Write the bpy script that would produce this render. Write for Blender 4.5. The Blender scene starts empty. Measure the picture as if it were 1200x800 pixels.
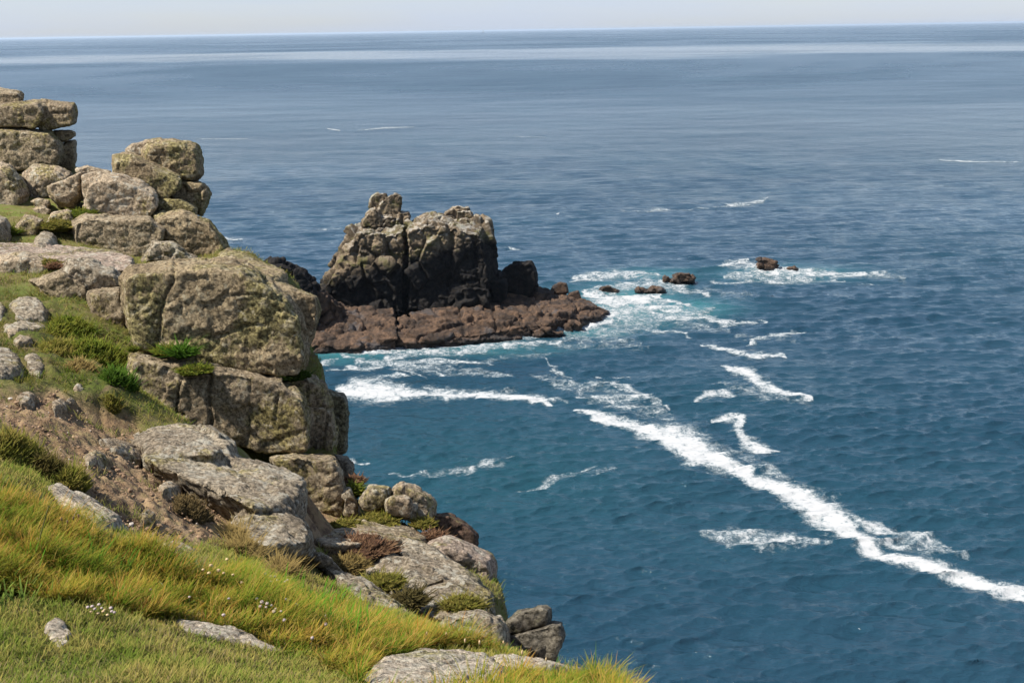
import bpy, bmesh, math, random, time
import numpy as np
from mathutils import Vector, Matrix
T0 = time.time()
random.seed(7)
RNG = np.random.default_rng(7)
sc = bpy.context.scene
COL = sc.collection
R = math.radians

# ------------------------------------------------------------------ camera
HC = 50.0                    # eye height above the sea, metres
FPX, PW, PH = 1400.0, 1200, 800
PITCH, ROLL = R(14.60), math.atan(19.5 / 1200)
F0 = np.array([0, math.cos(PITCH), -math.sin(PITCH)])
U0 = np.array([0, math.sin(PITCH), math.cos(PITCH)])
R0 = np.array([1.0, 0, 0])
CR = R0 * math.cos(ROLL) - U0 * math.sin(ROLL)
CU = R0 * math.sin(ROLL) + U0 * math.cos(ROLL)
CAM = np.array([0, 0, HC])
cam = bpy.data.objects.new('camera', bpy.data.cameras.new('camera'))
COL.objects.link(cam)
M = Matrix.Identity(4)
for i in range(3):
    M[i][0], M[i][1], M[i][2], M[i][3] = CR[i], CU[i], -F0[i], CAM[i]
cam.matrix_world = M
cam.data.sensor_width = 36
cam.data.lens = 36 * FPX / PW
cam.data.clip_end = 200000
cam.data.clip_start = 0.1
sc.camera = cam

def ray(x, y):
    return F0 + CR * ((x - PW / 2) / FPX) + CU * ((PH / 2 - y) / FPX)
def P(x, y, d):
    v = ray(x, y)
    return CAM + v * (d / v[1])
def S(x, y, z=0.0):
    v = ray(x, y)
    return CAM + v * ((z - HC) / v[2])
def project(p):
    q = p - CAM
    w = q @ F0
    w = np.where(w > 0.05, w, 0.05)
    return PW / 2 + FPX * (q @ CR) / w, PH / 2 - FPX * (q @ CU) / w

# ------------------------------------------------------------------ numpy noise
_perm = np.random.default_rng(3).permutation(256)
_perm = np.concatenate([_perm, _perm, _perm])
_grad = np.random.default_rng(4).normal(size=(256, 3))
_grad /= np.linalg.norm(_grad, axis=1)[:, None]
def gnoise(p, seed=0):
    p = np.asarray(p, dtype=np.float64) + seed * 17.37
    i = np.floor(p).astype(np.int64)
    f = p - i
    u = f * f * f * (f * (f * 6 - 15) + 10)
    i &= 255
    out = 0
    for dx in (0, 1):
        wx = u[:, 0] if dx else 1 - u[:, 0]
        a = _perm[(i[:, 0] + dx) & 255]
        for dy in (0, 1):
            wy = u[:, 1] if dy else 1 - u[:, 1]
            b = _perm[a + ((i[:, 1] + dy) & 255)]
            for dz in (0, 1):
                wz = u[:, 2] if dz else 1 - u[:, 2]
                g = _grad[_perm[b + ((i[:, 2] + dz) & 255)]]
                out = out + wx * wy * wz * (g[:, 0] * (f[:, 0] - dx) + g[:, 1] * (f[:, 1] - dy) + g[:, 2] * (f[:, 2] - dz))
    return out * 1.6
def fbm(p, octv=4, seed=0, gain=0.5):
    a, o, n = 1.0, 0, 0
    for k in range(octv):
        o = o + a * gnoise(p * (2.03 ** k), seed + k * 3.1)
        n += a
        a *= gain
    return o / n
_cp = np.random.default_rng(9).random((4096, 7))
def voronoi(p, seed=0):
    p = p + seed * 31.7
    i = np.floor(p).astype(np.int64)
    f1 = np.full(len(p), 9.0); f2 = np.full(len(p), 9.0); cr = np.zeros(len(p)); tl = np.zeros(len(p))
    for dx in (-1, 0, 1):
        for dy in (-1, 0, 1):
            for dz in (-1, 0, 1):
                c = i + np.array([dx, dy, dz])
                h = (c[:, 0] * 73856093 ^ c[:, 1] * 19349663 ^ c[:, 2] * 83492791) & 4095
                q = _cp[h]
                d = np.sqrt(((c + q[:, :3] - p) ** 2).sum(1))
                near = d < f1
                f2 = np.where(near, f1, np.minimum(f2, d))
                cr = np.where(near, q[:, 3], cr)
                tl = np.where(near, ((q[:, 4:7] - .5) * (p - c - q[:, :3])).sum(1) * 2, tl)
                f1 = np.where(near, d, f1)
    return f1, f2, cr, tl
def sstep(a, b, x):
    t = np.clip((x - a) / (b - a), 0, 1)
    return t * t * (3 - 2 * t)
def seg_dist(px, py, pts):
    """distance of 2D points to a polyline, and the parameter's interpolated third value"""
    best = np.full(len(px), 1e9); val = np.zeros(len(px))
    for a, b in zip(pts[:-1], pts[1:]):
        vx, vy = b[0] - a[0], b[1] - a[1]
        L = vx * vx + vy * vy + 1e-12
        t = np.clip(((px - a[0]) * vx + (py - a[1]) * vy) / L, 0, 1)
        d = np.hypot(px - a[0] - t * vx, py - a[1] - t * vy)
        m = d < best
        best = np.where(m, d, best)
        if len(a) > 2:
            val = np.where(m, a[2] + t * (b[2] - a[2]), val)
    return best, val
def inpoly(px, py, poly):
    c = np.zeros(len(px), bool)
    n = len(poly)
    for k in range(n):
        x1, y1 = poly[k]; x2, y2 = poly[(k + 1) % n]
        if y1 == y2: continue
        m = (y1 > py) != (y2 > py)
        c ^= m & (px < (x2 - x1) * (py - y1) / (y2 - y1) + x1)
    return c

# ------------------------------------------------------------------ material helpers
class NT:
    def __init__(s, name):
        s.m = bpy.data.materials.new(name); s.m.use_nodes = True
        s.t = s.m.node_tree; s.t.nodes.clear()
        s.out = s.n('ShaderNodeOutputMaterial')
    def n(s, typ, **kw):
        o = s.t.nodes.new(typ)
        for k, v in kw.items():
            if k in o.inputs and not hasattr(o, k): o.inputs[k].default_value = v
            else: setattr(o, k, v)
        return o
    def link(s, a, b): s.t.links.new(a, b)
    def pos(s): return s.n('ShaderNodeNewGeometry').outputs['Position']
    def noise(s, vec, scale, detail=4, rough=0.55, dist=0.0):
        o = s.n('ShaderNodeTexNoise')
        o.inputs['Scale'].default_value = scale; o.inputs['Detail'].default_value = detail
        o.inputs['Roughness'].default_value = rough; o.inputs['Distortion'].default_value = dist
        s.link(vec, o.inputs['Vector'])
        return o.outputs['Fac']
    def ramp(s, fac, lo, hi, a=0.0, b=1.0):
        o = s.n('ShaderNodeMapRange', interpolation_type='SMOOTHSTEP')
        for k, v in zip(('From Min', 'From Max', 'To Min', 'To Max'), (lo, hi, a, b)): o.inputs[k].default_value = v
        s.link(fac, o.inputs['Value'])
        return o.outputs['Result']
    def math(s, op, a, b=None, clamp=False):
        o = s.n('ShaderNodeMath', operation=op, use_clamp=clamp)
        for k, v in enumerate((a, b)):
            if v is None: continue
            if isinstance(v, (int, float)): o.inputs[k].default_value = v
            else: s.link(v, o.inputs[k])
        return o.outputs[0]
    def mix(s, fac, a, b, blend='MIX'):
        o = s.n('ShaderNodeMix', data_type='RGBA', blend_type=blend)
        for k, v in ((0, fac), (6, a), (7, b)):
            if isinstance(v, (int, float)): o.inputs[k].default_value = v
            elif isinstance(v, (tuple, list)): o.inputs[k].default_value = (*v, 1)
            else: s.link(v, o.inputs[k])
        return o.outputs[2]
    def attr(s, name, out='Fac'):
        o = s.n('ShaderNodeAttribute'); o.attribute_name = name
        return o.outputs[out]
    def bump(s, h, strength, dist, normal=None):
        o = s.n('ShaderNodeBump'); o.inputs['Strength'].default_value = strength; o.inputs['Distance'].default_value = dist
        s.link(h, o.inputs['Height'])
        if normal is not None: s.link(normal, o.inputs['Normal'])
        return o.outputs[0]
    def bsdf(s, color, rough=0.9, normal=None, spec=0.25, **kw):
        o = s.n('ShaderNodeBsdfPrincipled')
        if isinstance(color, (tuple, list)): o.inputs['Base Color'].default_value = (*color, 1)
        else: s.link(color, o.inputs['Base Color'])
        if isinstance(rough, (int, float)): o.inputs['Roughness'].default_value = rough
        else: s.link(rough, o.inputs['Roughness'])
        o.inputs['Specular IOR Level'].default_value = spec
        for k, v in kw.items(): o.inputs[k.replace('_', ' ')].default_value = v
        if normal is not None: s.link(normal, o.inputs['Normal'])
        s.link(o.outputs[0], s.out.inputs['Surface'])
        return o

def granite(name, base=(0.30, 0.265, 0.215), alt=(0.20, 0.17, 0.135), lichen=(0.165, 0.15, 0.055), lich=0.5,
            pale=(0.50, 0.47, 0.40), pal=0.4, dark=(0.04, 0.035, 0.028), dk=0.4, k=1.0, bump=1.0):
    """weathered granite: two stone tones, olive lichen, pale crusts and black specks; k scales the texture"""
    s = NT(name); p = s.pos()
    mp = s.n('ShaderNodeMapping'); mp.inputs['Scale'].default_value = (1, 1, .75); s.link(p, mp.inputs[0]); pv = mp.outputs[0]
    n1 = s.noise(p, 0.8 * k, 6, 0.62, .4)
    c = s.mix(s.ramp(n1, 0.38, 0.60), alt, base)
    # olive lichen carpets
    n3 = s.noise(p, 0.75 * k, 3, 0.5); n3b = s.noise(pv, 8 * k, 8, 0.75)
    n0 = s.noise(p, 15 * k, 7, 0.75)
    ml = s.math('ADD', s.math('MULTIPLY', n3, 0.6), s.math('MULTIPLY', n3b, 0.4))
    c = s.mix(s.math('MULTIPLY', s.ramp(ml, 0.60 - 0.22 * lich, 0.66 - 0.19 * lich), 0.8), c,
              s.mix(s.ramp(n0, .35, .65), tuple(v * .7 for v in lichen), tuple(v * 1.5 for v in lichen)))
    # coarse crystalline mottling
    c = s.mix(s.ramp(n0, 0.36, 0.64), s.mix(1.0, c, (0.36, 0.35, 0.33), 'MULTIPLY'), s.mix(1.0, c, (1.55, 1.55, 1.55), 'MULTIPLY'))
    # pale crust lichens: big blotches and small round spots
    n2 = s.noise(p, 2.2 * k, 9, 0.74, 0.3)
    c = s.mix(s.math('MULTIPLY', s.ramp(n2, 0.63 - 0.17 * pal, 0.70 - 0.17 * pal), 0.6), c, s.mix(s.ramp(n0, .35, .6), tuple(v * .62 for v in pale), tuple(v * 1.15 for v in pale)))
    n2b = s.noise(p, 6.5 * k, 4, 0.6)
    c = s.mix(s.math('MULTIPLY', s.ramp(n2b, 0.67 - 0.14 * pal, 0.71 - 0.14 * pal), 0.75), c, pale)
    # black crust: specks and long stains
    n4 = s.noise(pv, 4.2 * k, 10, 0.8)
    c = s.mix(s.math('MULTIPLY', s.ramp(n4, 0.47 - 0.05 * (1 - dk), 0.38), 0.45 + .5 * dk), c, dark)
    n4b = s.noise(p, 22 * k, 3, 0.6)
    c = s.mix(s.math('MULTIPLY', s.ramp(n4b, 0.43, 0.35), 0.7 * dk + .2), c, dark)
    h = s.math('ADD', s.math('MULTIPLY', s.noise(p, 8 * k, 10, 0.75), 0.65), s.math('MULTIPLY', n0, 0.35))
    s.bsdf(s.mix(1.0, c, (1.0, .98, .915), 'MULTIPLY'), 0.92, s.bump(h, bump, 0.16 / k), 0.12)
    return s.m

MAT = {}
MAT['grey'] = granite('grey_granite', base=(0.36, 0.305, 0.235), alt=(.25, .205, .155), lichen=(.20, .17, .07), lich=0.30, pal=0.62, dk=0.5)
MAT['buff'] = granite('buff_granite', base=(0.40, 0.32, 0.235), alt=(0.30, 0.235, 0.17), lichen=(.20, .17, .07), lich=0.28, pal=0.55, dk=0.3)
MAT['green'] = granite('lichened_granite', base=(0.33, 0.26, 0.17), alt=(0.235, 0.18, 0.115), lichen=(.20, .175, .075), pale=(.50, .44, .32), lich=0.60, pal=0.42, dk=0.5)
MAT['pale'] = granite('pale_granite', base=(.50, .43, .35), alt=(.38, .32, .26), lich=.15, pal=.7, dk=.35, k=1.8)
MAT['mid'] = granite('olive_granite', base=(0.33, 0.265, 0.185), alt=(0.235, 0.185, 0.13), lichen=(.19, .16, .06), pale=(.50, .44, .34), lich=0.40, pal=0.45, dk=0.5)
MAT['dark'] = granite('dark_granite', base=(0.25, 0.225, 0.18), alt=(0.16, 0.14, 0.115), lichen=(0.13, 0.12, 0.07), lich=0.5, pal=0.12, dk=0.7)
MAT['pink'] = granite('pink_granite', base=(0.40, 0.315, 0.26), alt=(0.31, 0.245, 0.20), lich=0.42, pal=0.5, dk=0.3)
MAT['red'] = granite('red_brown_granite', base=(0.16, 0.10, 0.075), alt=(0.10, 0.07, 0.055), lich=0.35, pal=0.2, dk=0.6)

# ------------------------------------------------------------------ object helpers
def tag(o, label=None, cat=None, group=None, kind=None):
    for k, v in (('label', label), ('category', cat), ('group', group), ('kind', kind)):
        if v: o[k] = v
    return o
def empty(name, loc):
    o = bpy.data.objects.new(name, None); COL.objects.link(o); o.location = loc; o.empty_display_size = 0.3
    return o
def mesh_np(name, co, faces, mat=None, smooth=True, parent=None, origin=None):
    """co Nx3 world, faces MxK with one K (or list of such arrays)"""
    me = bpy.data.meshes.new(name)
    fl = faces if isinstance(faces, list) else [faces]
    fl = [np.asarray(f, np.int32) for f in fl if len(f)]
    if origin is None: origin = np.zeros(3)
    me.vertices.add(len(co)); me.vertices.foreach_set('co', (np.asarray(co) - origin).astype(np.float32).ravel())
    nl = sum(f.size for f in fl); nf = sum(len(f) for f in fl)
    me.loops.add(nl); me.polygons.add(nf)
    me.loops.foreach_set('vertex_index', np.concatenate([f.ravel() for f in fl]))
    tot = np.concatenate([np.full(len(f), f.shape[1], np.int32) for f in fl])
    me.polygons.foreach_set('loop_start', np.concatenate([[0], np.cumsum(tot)[:-1]]).astype(np.int32))
    me.polygons.foreach_set('use_smooth', np.full(nf, smooth, bool))
    me.update(calc_edges=True)
    if mat: me.materials.append(mat)
    o = bpy.data.objects.new(name, me); COL.objects.link(o)
    if parent is not None:
        o.parent = parent
        o.location = Vector(origin) - parent.location
    else: o.location = origin
    return o
def fattr(o, name, arr):
    a = o.data.attributes.new(name, 'FLOAT', 'POINT'); a.data.foreach_set('value', np.asarray(arr, np.float32))
def cattr(o, name, arr):
    a = o.data.attributes.new(name, 'FLOAT_COLOR', 'POINT')
    c = np.ones((len(arr), 4), np.float32); c[:, :3] = arr
    a.data.foreach_set('color', c.ravel())

# ------------------------------------------------------------------ rocks
GROUND_HINTS = []
def H(outline, d, t=1.0, f=0.86, fs=(0, 0), b=0.86, bs=(0, 0), m=0.2):
    """points of one convex lump: its outline seen at depth d, a smaller front ring nearer and a back ring farther"""
    c = np.mean([(q[0], q[1]) for q in outline], axis=0)
    pts = []
    for q in outline:
        D = q[2] if len(q) > 2 else d
        if len(q) > 2: GROUND_HINTS.append(P(q[0], q[1], D) - np.array([0, 0, .15]))
        v = np.array(q[:2], float)
        pf = c + (v - c) * f + np.array(fs); pb = c + (v - c) * b + np.array(bs)
        pts += [P(*v, D - m * t), P(*v, D + m * t), P(*pf, D - t * .5), P(*pb, D + t * .5)]
        if len(q) > 2: pts.append(P(*v, D) - np.array([0, 0, .55]))
    return pts
def hull(pts):
    bm = bmesh.new()
    vs = [bm.verts.new(p) for p in pts]
    r = bmesh.ops.convex_hull(bm, input=vs)
    dead = {e for e in r['geom_interior'] + r['geom_unused'] if isinstance(e, bmesh.types.BMVert)}
    bmesh.ops.delete(bm, geom=list(dead), context='VERTS')
    bmesh.ops.recalc_face_normals(bm, faces=bm.faces)
    bm.verts.index_update()
    out = [tuple(v.co) for v in bm.verts], [[v.index for v in f_.verts] for f_ in bm.faces]
    bm.free()
    return out
def rock(name, hulls, vox=0.04, rnd=0.10, amp=0.10, size=0.9, fine=1.0, blocks=None, cracks=(), mat='grey', seed=0,
         parent=None, bed=0.0, label=None, group=None, hook=None, cat='boulder'):
    V, Fc = [], []
    for h in hulls:
        v, f = hull(h)
        k = len(V); V += v; Fc += [[i + k for i in g] for g in f]
    me = bpy.data.meshes.new('hull_tmp'); me.from_pydata(V, [], Fc)
    ob = bpy.data.objects.new('hull_tmp', me); COL.objects.link(ob)
    md = ob.modifiers.new('r', 'REMESH'); md.mode = 'VOXEL'; md.voxel_size = vox
    dg = bpy.context.evaluated_depsgraph_get()
    nm = bpy.data.meshes.new_from_object(ob.evaluated_get(dg))
    bpy.data.objects.remove(ob); bpy.data.meshes.remove(me)
    n = len(nm.vertices)
    co = np.empty(n * 3, np.float32); nm.vertices.foreach_get('co', co); co = co.reshape(-1, 3).astype(np.float64)
    ed = np.empty(len(nm.edges) * 2, np.int32); nm.edges.foreach_get('vertices', ed); ed = ed.reshape(-1, 2)
    ea = np.concatenate([ed[:, 0], ed[:, 1]]); eb = np.concatenate([ed[:, 1], ed[:, 0]])
    deg = np.maximum(np.bincount(ea, minlength=n), 1)
    def smooth(x, it, lam=0.6):
        for _ in range(it):
            s = np.stack([np.bincount(ea, x[eb, k], minlength=n) for k in range(3)], 1) / deg[:, None]
            x = x + lam * (s - x)
        return x
    co = smooth(co, int(min(60, max(2, (rnd * .72 / vox) ** 2 * 1.3))))
    def normals(x):
        nm.vertices.foreach_set('co', x.astype(np.float32).ravel()); nm.update()
        nn = np.empty(n * 3, np.float32); nm.vertices.foreach_get('normal', nn)
        return nn.reshape(-1, 3).astype(np.float64)
    N = normals(co)
    d = .5 * amp * fbm(co / size, 2, seed)
    if blocks:                                   # jointed blocks standing proud or set back
        for bs, ba, bg in blocks:
            w = co / np.array(bs) + 0.10 * np.stack([gnoise(co / np.array(bs) * 1.3, seed + 50 + k) for k in range(3)], 1)
            f1, f2, cr, tl = voronoi(w, seed)
            d += ba * ((cr - 0.5) * 2 + 1.5 * tl) * sstep(0.0, 0.12, f2 - f1) - bg * np.exp(-((f2 - f1) / 0.06) ** 2)
    if bed:                                      # near-level joints
        tt = co[:, 2] / bed + 0.35 * gnoise(co / 1.5, seed + 71)
        fr = np.abs(tt - np.round(tt))
        d -= 0.05 * np.exp(-(fr / 0.06) ** 2) * sstep(-0.1, 0.3, gnoise(co / 1.1, seed + 72))
    cw, cdep = (.62, .8) if parent is None else (1, 1)
    if cracks:
        px, py = project(co)
        wob = 2.2 * gnoise(co / 0.35, seed + 33), 2.2 * gnoise(co / 0.35, seed + 34)
        for pts, w, dep in cracks:
            q, _ = seg_dist(px + wob[0], py + wob[1], pts)
            d -= cdep * dep * np.exp(-(q / (w * cw)) ** 2)
    co = co + N * d[:, None]
    N = normals(co)
    rr = 1 - np.abs(gnoise(co / (0.42 * size), seed + 5)); r2 = 1 - np.abs(gnoise(co / (0.17 * size), seed + 6))
    d2 = fine * size * (-0.008 * (rr ** 8) - 0.006 * (r2 ** 5) + 0.020 * fbm(co / (0.16 * size), 4, seed + 8, 0.65))
    for cs, ca in ((.60, .020), (.26, .008)):       # chipped, flaking faces
        q = co / (cs * size); q = q + .22 * np.stack([gnoise(q * 1.2, seed + 80 + k) for k in range(3)], 1)
        f1, f2, cr, tl = voronoi(q * np.array([1, 1, 1.4]), seed + 3)
        d2 += fine * size * ca * (((cr - .5) * 2 + 2.2 * tl) * sstep(0, .10, f2 - f1) - .5 * np.exp(-((f2 - f1) / .05) ** 2))
    # pocks
    pk = gnoise(co / (0.22 * size), seed + 11)
    d2 -= fine * size * 0.012 * sstep(0.5, 0.75, pk)
    co = co + N * d2[:, None]
    if hook: co = hook(co, N)
    org = np.array([co[:, 0].mean(), co[:, 1].mean(), co[:, 2].min()])
    nm.vertices.foreach_set('co', (co - org).astype(np.float32).ravel())
    nm.polygons.foreach_set('use_smooth', np.ones(len(nm.polygons), bool))
    nm.update(); nm.name = name
    nm.materials.clear(); nm.materials.append(MAT[mat])
    o = bpy.data.objects.new(name, nm); COL.objects.link(o)
    if parent is not None:
        o.parent = parent; o.location = Vector(org) - parent.location
    else: o.location = org
    if label: tag(o, label, cat, group)
    return o

#@@ROCKS
GB = 'granite boulders of the headland'
def B(label, hulls, vox=0.04, mat='grey', name='boulder', **kw):
    B.k += 1
    kw.setdefault('seed', B.k)
    return rock(name, hulls, vox=vox, mat=mat, label=label, group=GB, **kw)
B.k = 0

# --- the tall stack at the left edge (about 40 m off)
V4 = 0.045
B('small flat cap stone topmost on the tall stack at the left edge', [H([(-22,106),(0,103),(24,106.5),(27,112),(25,120),(0,125),(-22,125)], 40.5, 1.6, fs=(0,3))], V4, 'mid', rnd=.12)
B('wide overhanging slab under the cap stone of the tall left stack',
  [H([(-30,124),(23,119),(46,117),(56,128),(54,142),(42,150),(0,147),(-30,146)], 40, 2.2, fs=(0,3), b=.9),
   H([(30,118),(48,116.5),(88,121),(90.5,132),(89,144),(66,149),(52,153.5),(41,149)], 40.4, 2.0, fs=(0,3))], V4, 'mid', rnd=.10,
  cracks=[([(56,118),(55,132),(44,152)], 2.0, .12), ([(56,133),(90,133)], 1.2, .05), ([(26,122),(27,148)], 1.6, .06)])
B('small lens shaped stone wedged between slabs of the tall left stack', [H([(62,153.5),(82,152),(88.5,155),(88,160),(77,167.5),(64,164)], 40.6, 1.4)], .035, 'mid', rnd=.08, amp=.04, size=.6)
B('big rounded block at the base of the tall left stack', [H([(-35,148),(20,149),(60,153),(74,168),(75,180),(68,195),(28,200),(-35,196)], 40, 2.6, fs=(0,2), f=.9)], V4, 'mid', rnd=.16, amp=.12, fine=1.2)
B('upright shaded block at the seaward foot of the tall left stack', [H([(70,170),(78,166),(89,164.5),(89.5,188),(85.5,203),(62,200)], 40.9, 1.6)], V4, 'mid', rnd=.06)
# --- boulders below it
B('pale tilted boulder at the left edge under the tall stack', [H([(-30,192),(0,189),(13,193),(27,209),(35,226),(28,248),(14,257),(-30,260)], 35.5, 2.0, f=.7, fs=(-4,6))], V4, 'buff', rnd=.12)
B('squat buff boulder leaning in the gap under the tall stack', [H([(26,203),(40,191),(69,195),(84,204),(70,214),(57,232),(30,238)], 36.5, 1.6, f=.75, fs=(-2,7))], V4, 'buff', rnd=.08)
B('wedge boulder with a pointed dark underside left of the long ridged boulder', [H([(55,219),(80,209),(100,201),(99,231),(87,245),(69,243),(58,230)], 34.8, 1.5, f=.8, fs=(-3,-3))], .04, 'buff', rnd=.06)
B('thin flat stone lying on top behind the long ridged boulder', [H([(87,198),(102,193.5),(130,201),(120,208),(92,206)], 35.6, 1.2)], .04, 'buff', rnd=.06, amp=.05)
B('long ridged pale boulder jutting over a mossy ledge', [H([(96,206),(115,200.5),(143,204),(165,212),(182,223),(186,234),(177,249),(140,252),(113,243),(97,243)], 34.2, 1.9, f=.9, fs=(2,9), b=.85, bs=(0,-3))], .04, 'buff', rnd=.07, bed=.0,
  cracks=[([(97,240),(100,220),(112,205)], 2.5, .08), ([(112,240),(150,230),(185,232)], 1.5, .04)])
B('tilted mossy topped slab under the big rounded summit block', [H([(131,181),(151,179),(176,189),(213,208),(213,218),(199,230),(177,229),(132,205)], 35.4, 1.9, f=.92, fs=(0,6), bs=(2,-4))], .04, 'green', rnd=.08,
  cracks=[([(141,181),(139,206)], 1.5, .06)])
B('big rounded summit block standing over the seaward pile', [H([(164,176),(176,164.5),(203,162),(231,169),(236,179),(238,204),(226,213),(213,209),(178,196),(166,186)], 36.6, 2.3, f=.85, fs=(0,3))], .04, 'green', rnd=.12, fine=1.5, amp=.14)
B('thin fin of stone leaning behind the rounded summit block', [H([(146,176),(154,168),(190,161.5),(184,170),(166,184),(148,180)], 37.6, 1.4)], .04, 'buff', rnd=.05, amp=.05)
B('knobbly column of weathered stone under the summit block', [H([(206,209),(228,212),(240,215),(247,226),(240,236),(238,252),(206,248),(196,230)], 36.3, 1.8)], .04, 'green', rnd=.10, fine=2.2, amp=.16, size=.7)
B('low ledge of mossy stone beside the jutting ridged boulder', [H([(178,234),(212,232),(231,245),(230,256),(182,254)], 35.0, 1.6)], .04, 'green', rnd=.08)
B('small stacked stones in the dark gap between two pale boulders', [H([(35,236),(44,232),(58,235),(59,241),(45,246)], 34.4, .8), H([(38,245),(52,242),(60,246),(57,254),(42,254)], 34.2, .8)], .03, 'buff', rnd=.04, amp=.04, size=.5)
B('small pale squarish boulder on grass below the pile', [H([(12,272),(29,250),(52,256),(42,287),(20,287)], 32.8, 1.1, f=.8, fs=(-3,4))], .035, 'buff', rnd=.06)
B('upright narrow crag stones wrapped in moss', [H([(46,272),(60,248),(82,247),(89,262),(86,292),(48,290)], 33.4, 1.6)], .035, 'buff', rnd=.08, fine=2, cracks=[([(64,262),(60,292)], 2, .12), ([(75,260),(76,292)], 2, .1), ([(52,262),(53,290)], 1.5, .08)], amp=.12)
B('wide square edged block carrying the jutting ridged boulder', [H([(84,258),(99,251.5),(176,253),(195,267),(191,283),(172,304),(96,302),(85,282)], 33.0, 2.0, f=.94, fs=(0,4))], .04, 'mid', rnd=.09,
  cracks=[([(96,256),(90,275),(97,300)], 2, .06), ([(100,285),(150,290),(180,286)], 1.2, .04), ([(150,290),(160,304)], 1.2, .04)])
B('olive crusted block at the seaward foot of the summit pile', [H([(177,251),(214,245),(246,259),(252,271),(267,285),(264,306),(222,306),(190,285)], 33.8, 2.6, f=.88, fs=(0,3))], .04, 'green', rnd=.10, fine=1.6, amp=.13, cracks=[([(192,268),(193,285)], 2, .1)])
B('small broken stones lodged behind the great square block', [H([(166,308),(178,282),(203,283),(214,292),(206,308)], 30.6, 1.2), H([(196,308),(206,289),(232,304),(228,310)], 30.4, 1.0)], .035, 'grey', rnd=.05, fine=1.6)
B('long sloping olive slab behind the seaward end of the great block', [H([(256,296,30),(267,290,31),(289,300,30),(337,320,28.5),(336,331,28),(306,331,27),(280,320,28),(262,306,29)], 29, 1.6)], .04, 'green', rnd=.06)
# --- middle: flat slabs left of the great block
B('broad flat pinkish slab lying level along the left edge', [H([(-30,282,29),(26,285,29.5),(79,288,29.5),(136,293,29),(156,304,27.5),(153,313,26.5),(120,312,26.2),(71,305,26.2),(0,302,26),(-30,302,26)], 28, 1.0, f=.96, fs=(0,4))], .045, 'pink', rnd=.10, amp=.08, bed=.0)
B('low grey slab with reddish heather at its end by the left edge', [H([(-30,303),(0,298),(29,295),(58,304),(62,313),(40,321),(16,327),(-30,327)], 25.6, 1.3, f=.8, fs=(0,6))], .04, 'buff', rnd=.08)
B('pale rounded knob capping the dark sloping slab', [H([(71,318),(79,304),(105,303),(118,316),(141,320),(144,333),(113,338),(92,342),(72,332)], 24.2, 1.6, f=.85, fs=(0,5))], .035, 'grey', rnd=.09, fine=1.5)
B('dark sloping slab running down into the moss', [H([(33,329),(71,315),(100,332),(103,342),(106,370),(127,402),(108,400),(86,372),(64,355)], 24.0, 1.6, f=.9, fs=(2,2))], .035, 'mid', rnd=.07, fine=1.3)
B('upright block wedged against the great square block', [H([(103,341),(140,336),(147,357),(149,398),(131,397),(115,384),(104,371)], 23.4, 1.5, f=.9, fs=(0,1))], .035, 'mid', rnd=.07)
# --- the great block
B('great square block with mossy top corner, largest of the cliff',
  [H([(141,324),(152,311),(204,306),(251,304),(285,307),(310,326),(340,345),(354,365),(359,392),(362,414),(357,436),(306,433),(240,423),(174,409),(156,402),(146,362)], 22.2, 3.0, f=.95, fs=(-2,9), b=.9, bs=(12,-2)),
   H([(300,324),(340,334),(372,348),(376,362),(370,390),(361,414),(330,408)], 23.2, 2.2, f=.9)], .032, 'green', rnd=.11, amp=.10, fine=1.1,
  cracks=[([(206,306),(202,330),(187,362),(186,385),(181,408)], 1.6, .10), 
          ([(240,394),(262,394),(285,380),(310,382)], 2.5, .06), ([(262,346),(300,345),(334,352)], 1.8, .04),
          ([(331,347),(352,370),(357,400)], 3.0, .10), ([(288,380),(292,428)], 1.4, .03), ([(310,328),(332,350)], 2, .06)])
B('long jointed block carrying the great square block',
  [H([(146,436),(152,413),(177,415),(235,426),(298,433),(333,443),(360,466),(367,495),(365,524),(318,527),(281,519),(249,505),(215,499),(180,499),(160,484),(149,458)], 21.4, 2.8, f=.96, fs=(-1,7), b=.9, bs=(10,0)),
   H([(320,438),(359,436),(381,449),(388,475),(396,506),(393,536),(362,534),(345,490)], 22.4, 2.6, f=.9, fs=(-2,2))], .032, 'mid', rnd=.09, amp=.10, fine=1.1,
  cracks=[([(213,428),(211,450),(206,474),(205,486)], 1.8, .10), ([(232,428),(246,440),(244,462),(247,502)], 2.4, .15), ([(291,440),(292,470),(290,520)], 1.6, .07),
          ([(160,474),(205,482),(214,487)], 1.8, .12), ([(213,446),(240,443)], 1.6, .08), ([(333,444),(360,478),(366,525)], 2.5, .10),
          ([(358,437),(361,476),(392,478)], 1.6, .10), ([(384,476),(378,530)], 1.6, .08), ([(325,460),(322,500)], 1.5, .05)])
B('dark square block jutting seaward beyond the long jointed block', [H([(378,456),(403,459),(409,469),(407.5,500),(405,529),(390,533),(380,486)], 23.2, 1.8)], .035, 'dark', rnd=.09)
B('dark overhung boulder in shade under the long jointed block', [H([(314,535),(350,531),(391,535),(401,550),(404,572),(408,598),(399,614),(364,618),(350,600),(350,561)], 19.8, 2.6, f=.9, fs=(0,0), b=1.0)], .032, 'mid', rnd=.13, fine=1.1)
B('narrow dark stone squeezed behind the overhung boulder', [H([(392,532),(407,537),(414,547),(411,562),(398,556)], 21.2, 1.2)], .03, 'dark', rnd=.06)
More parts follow.
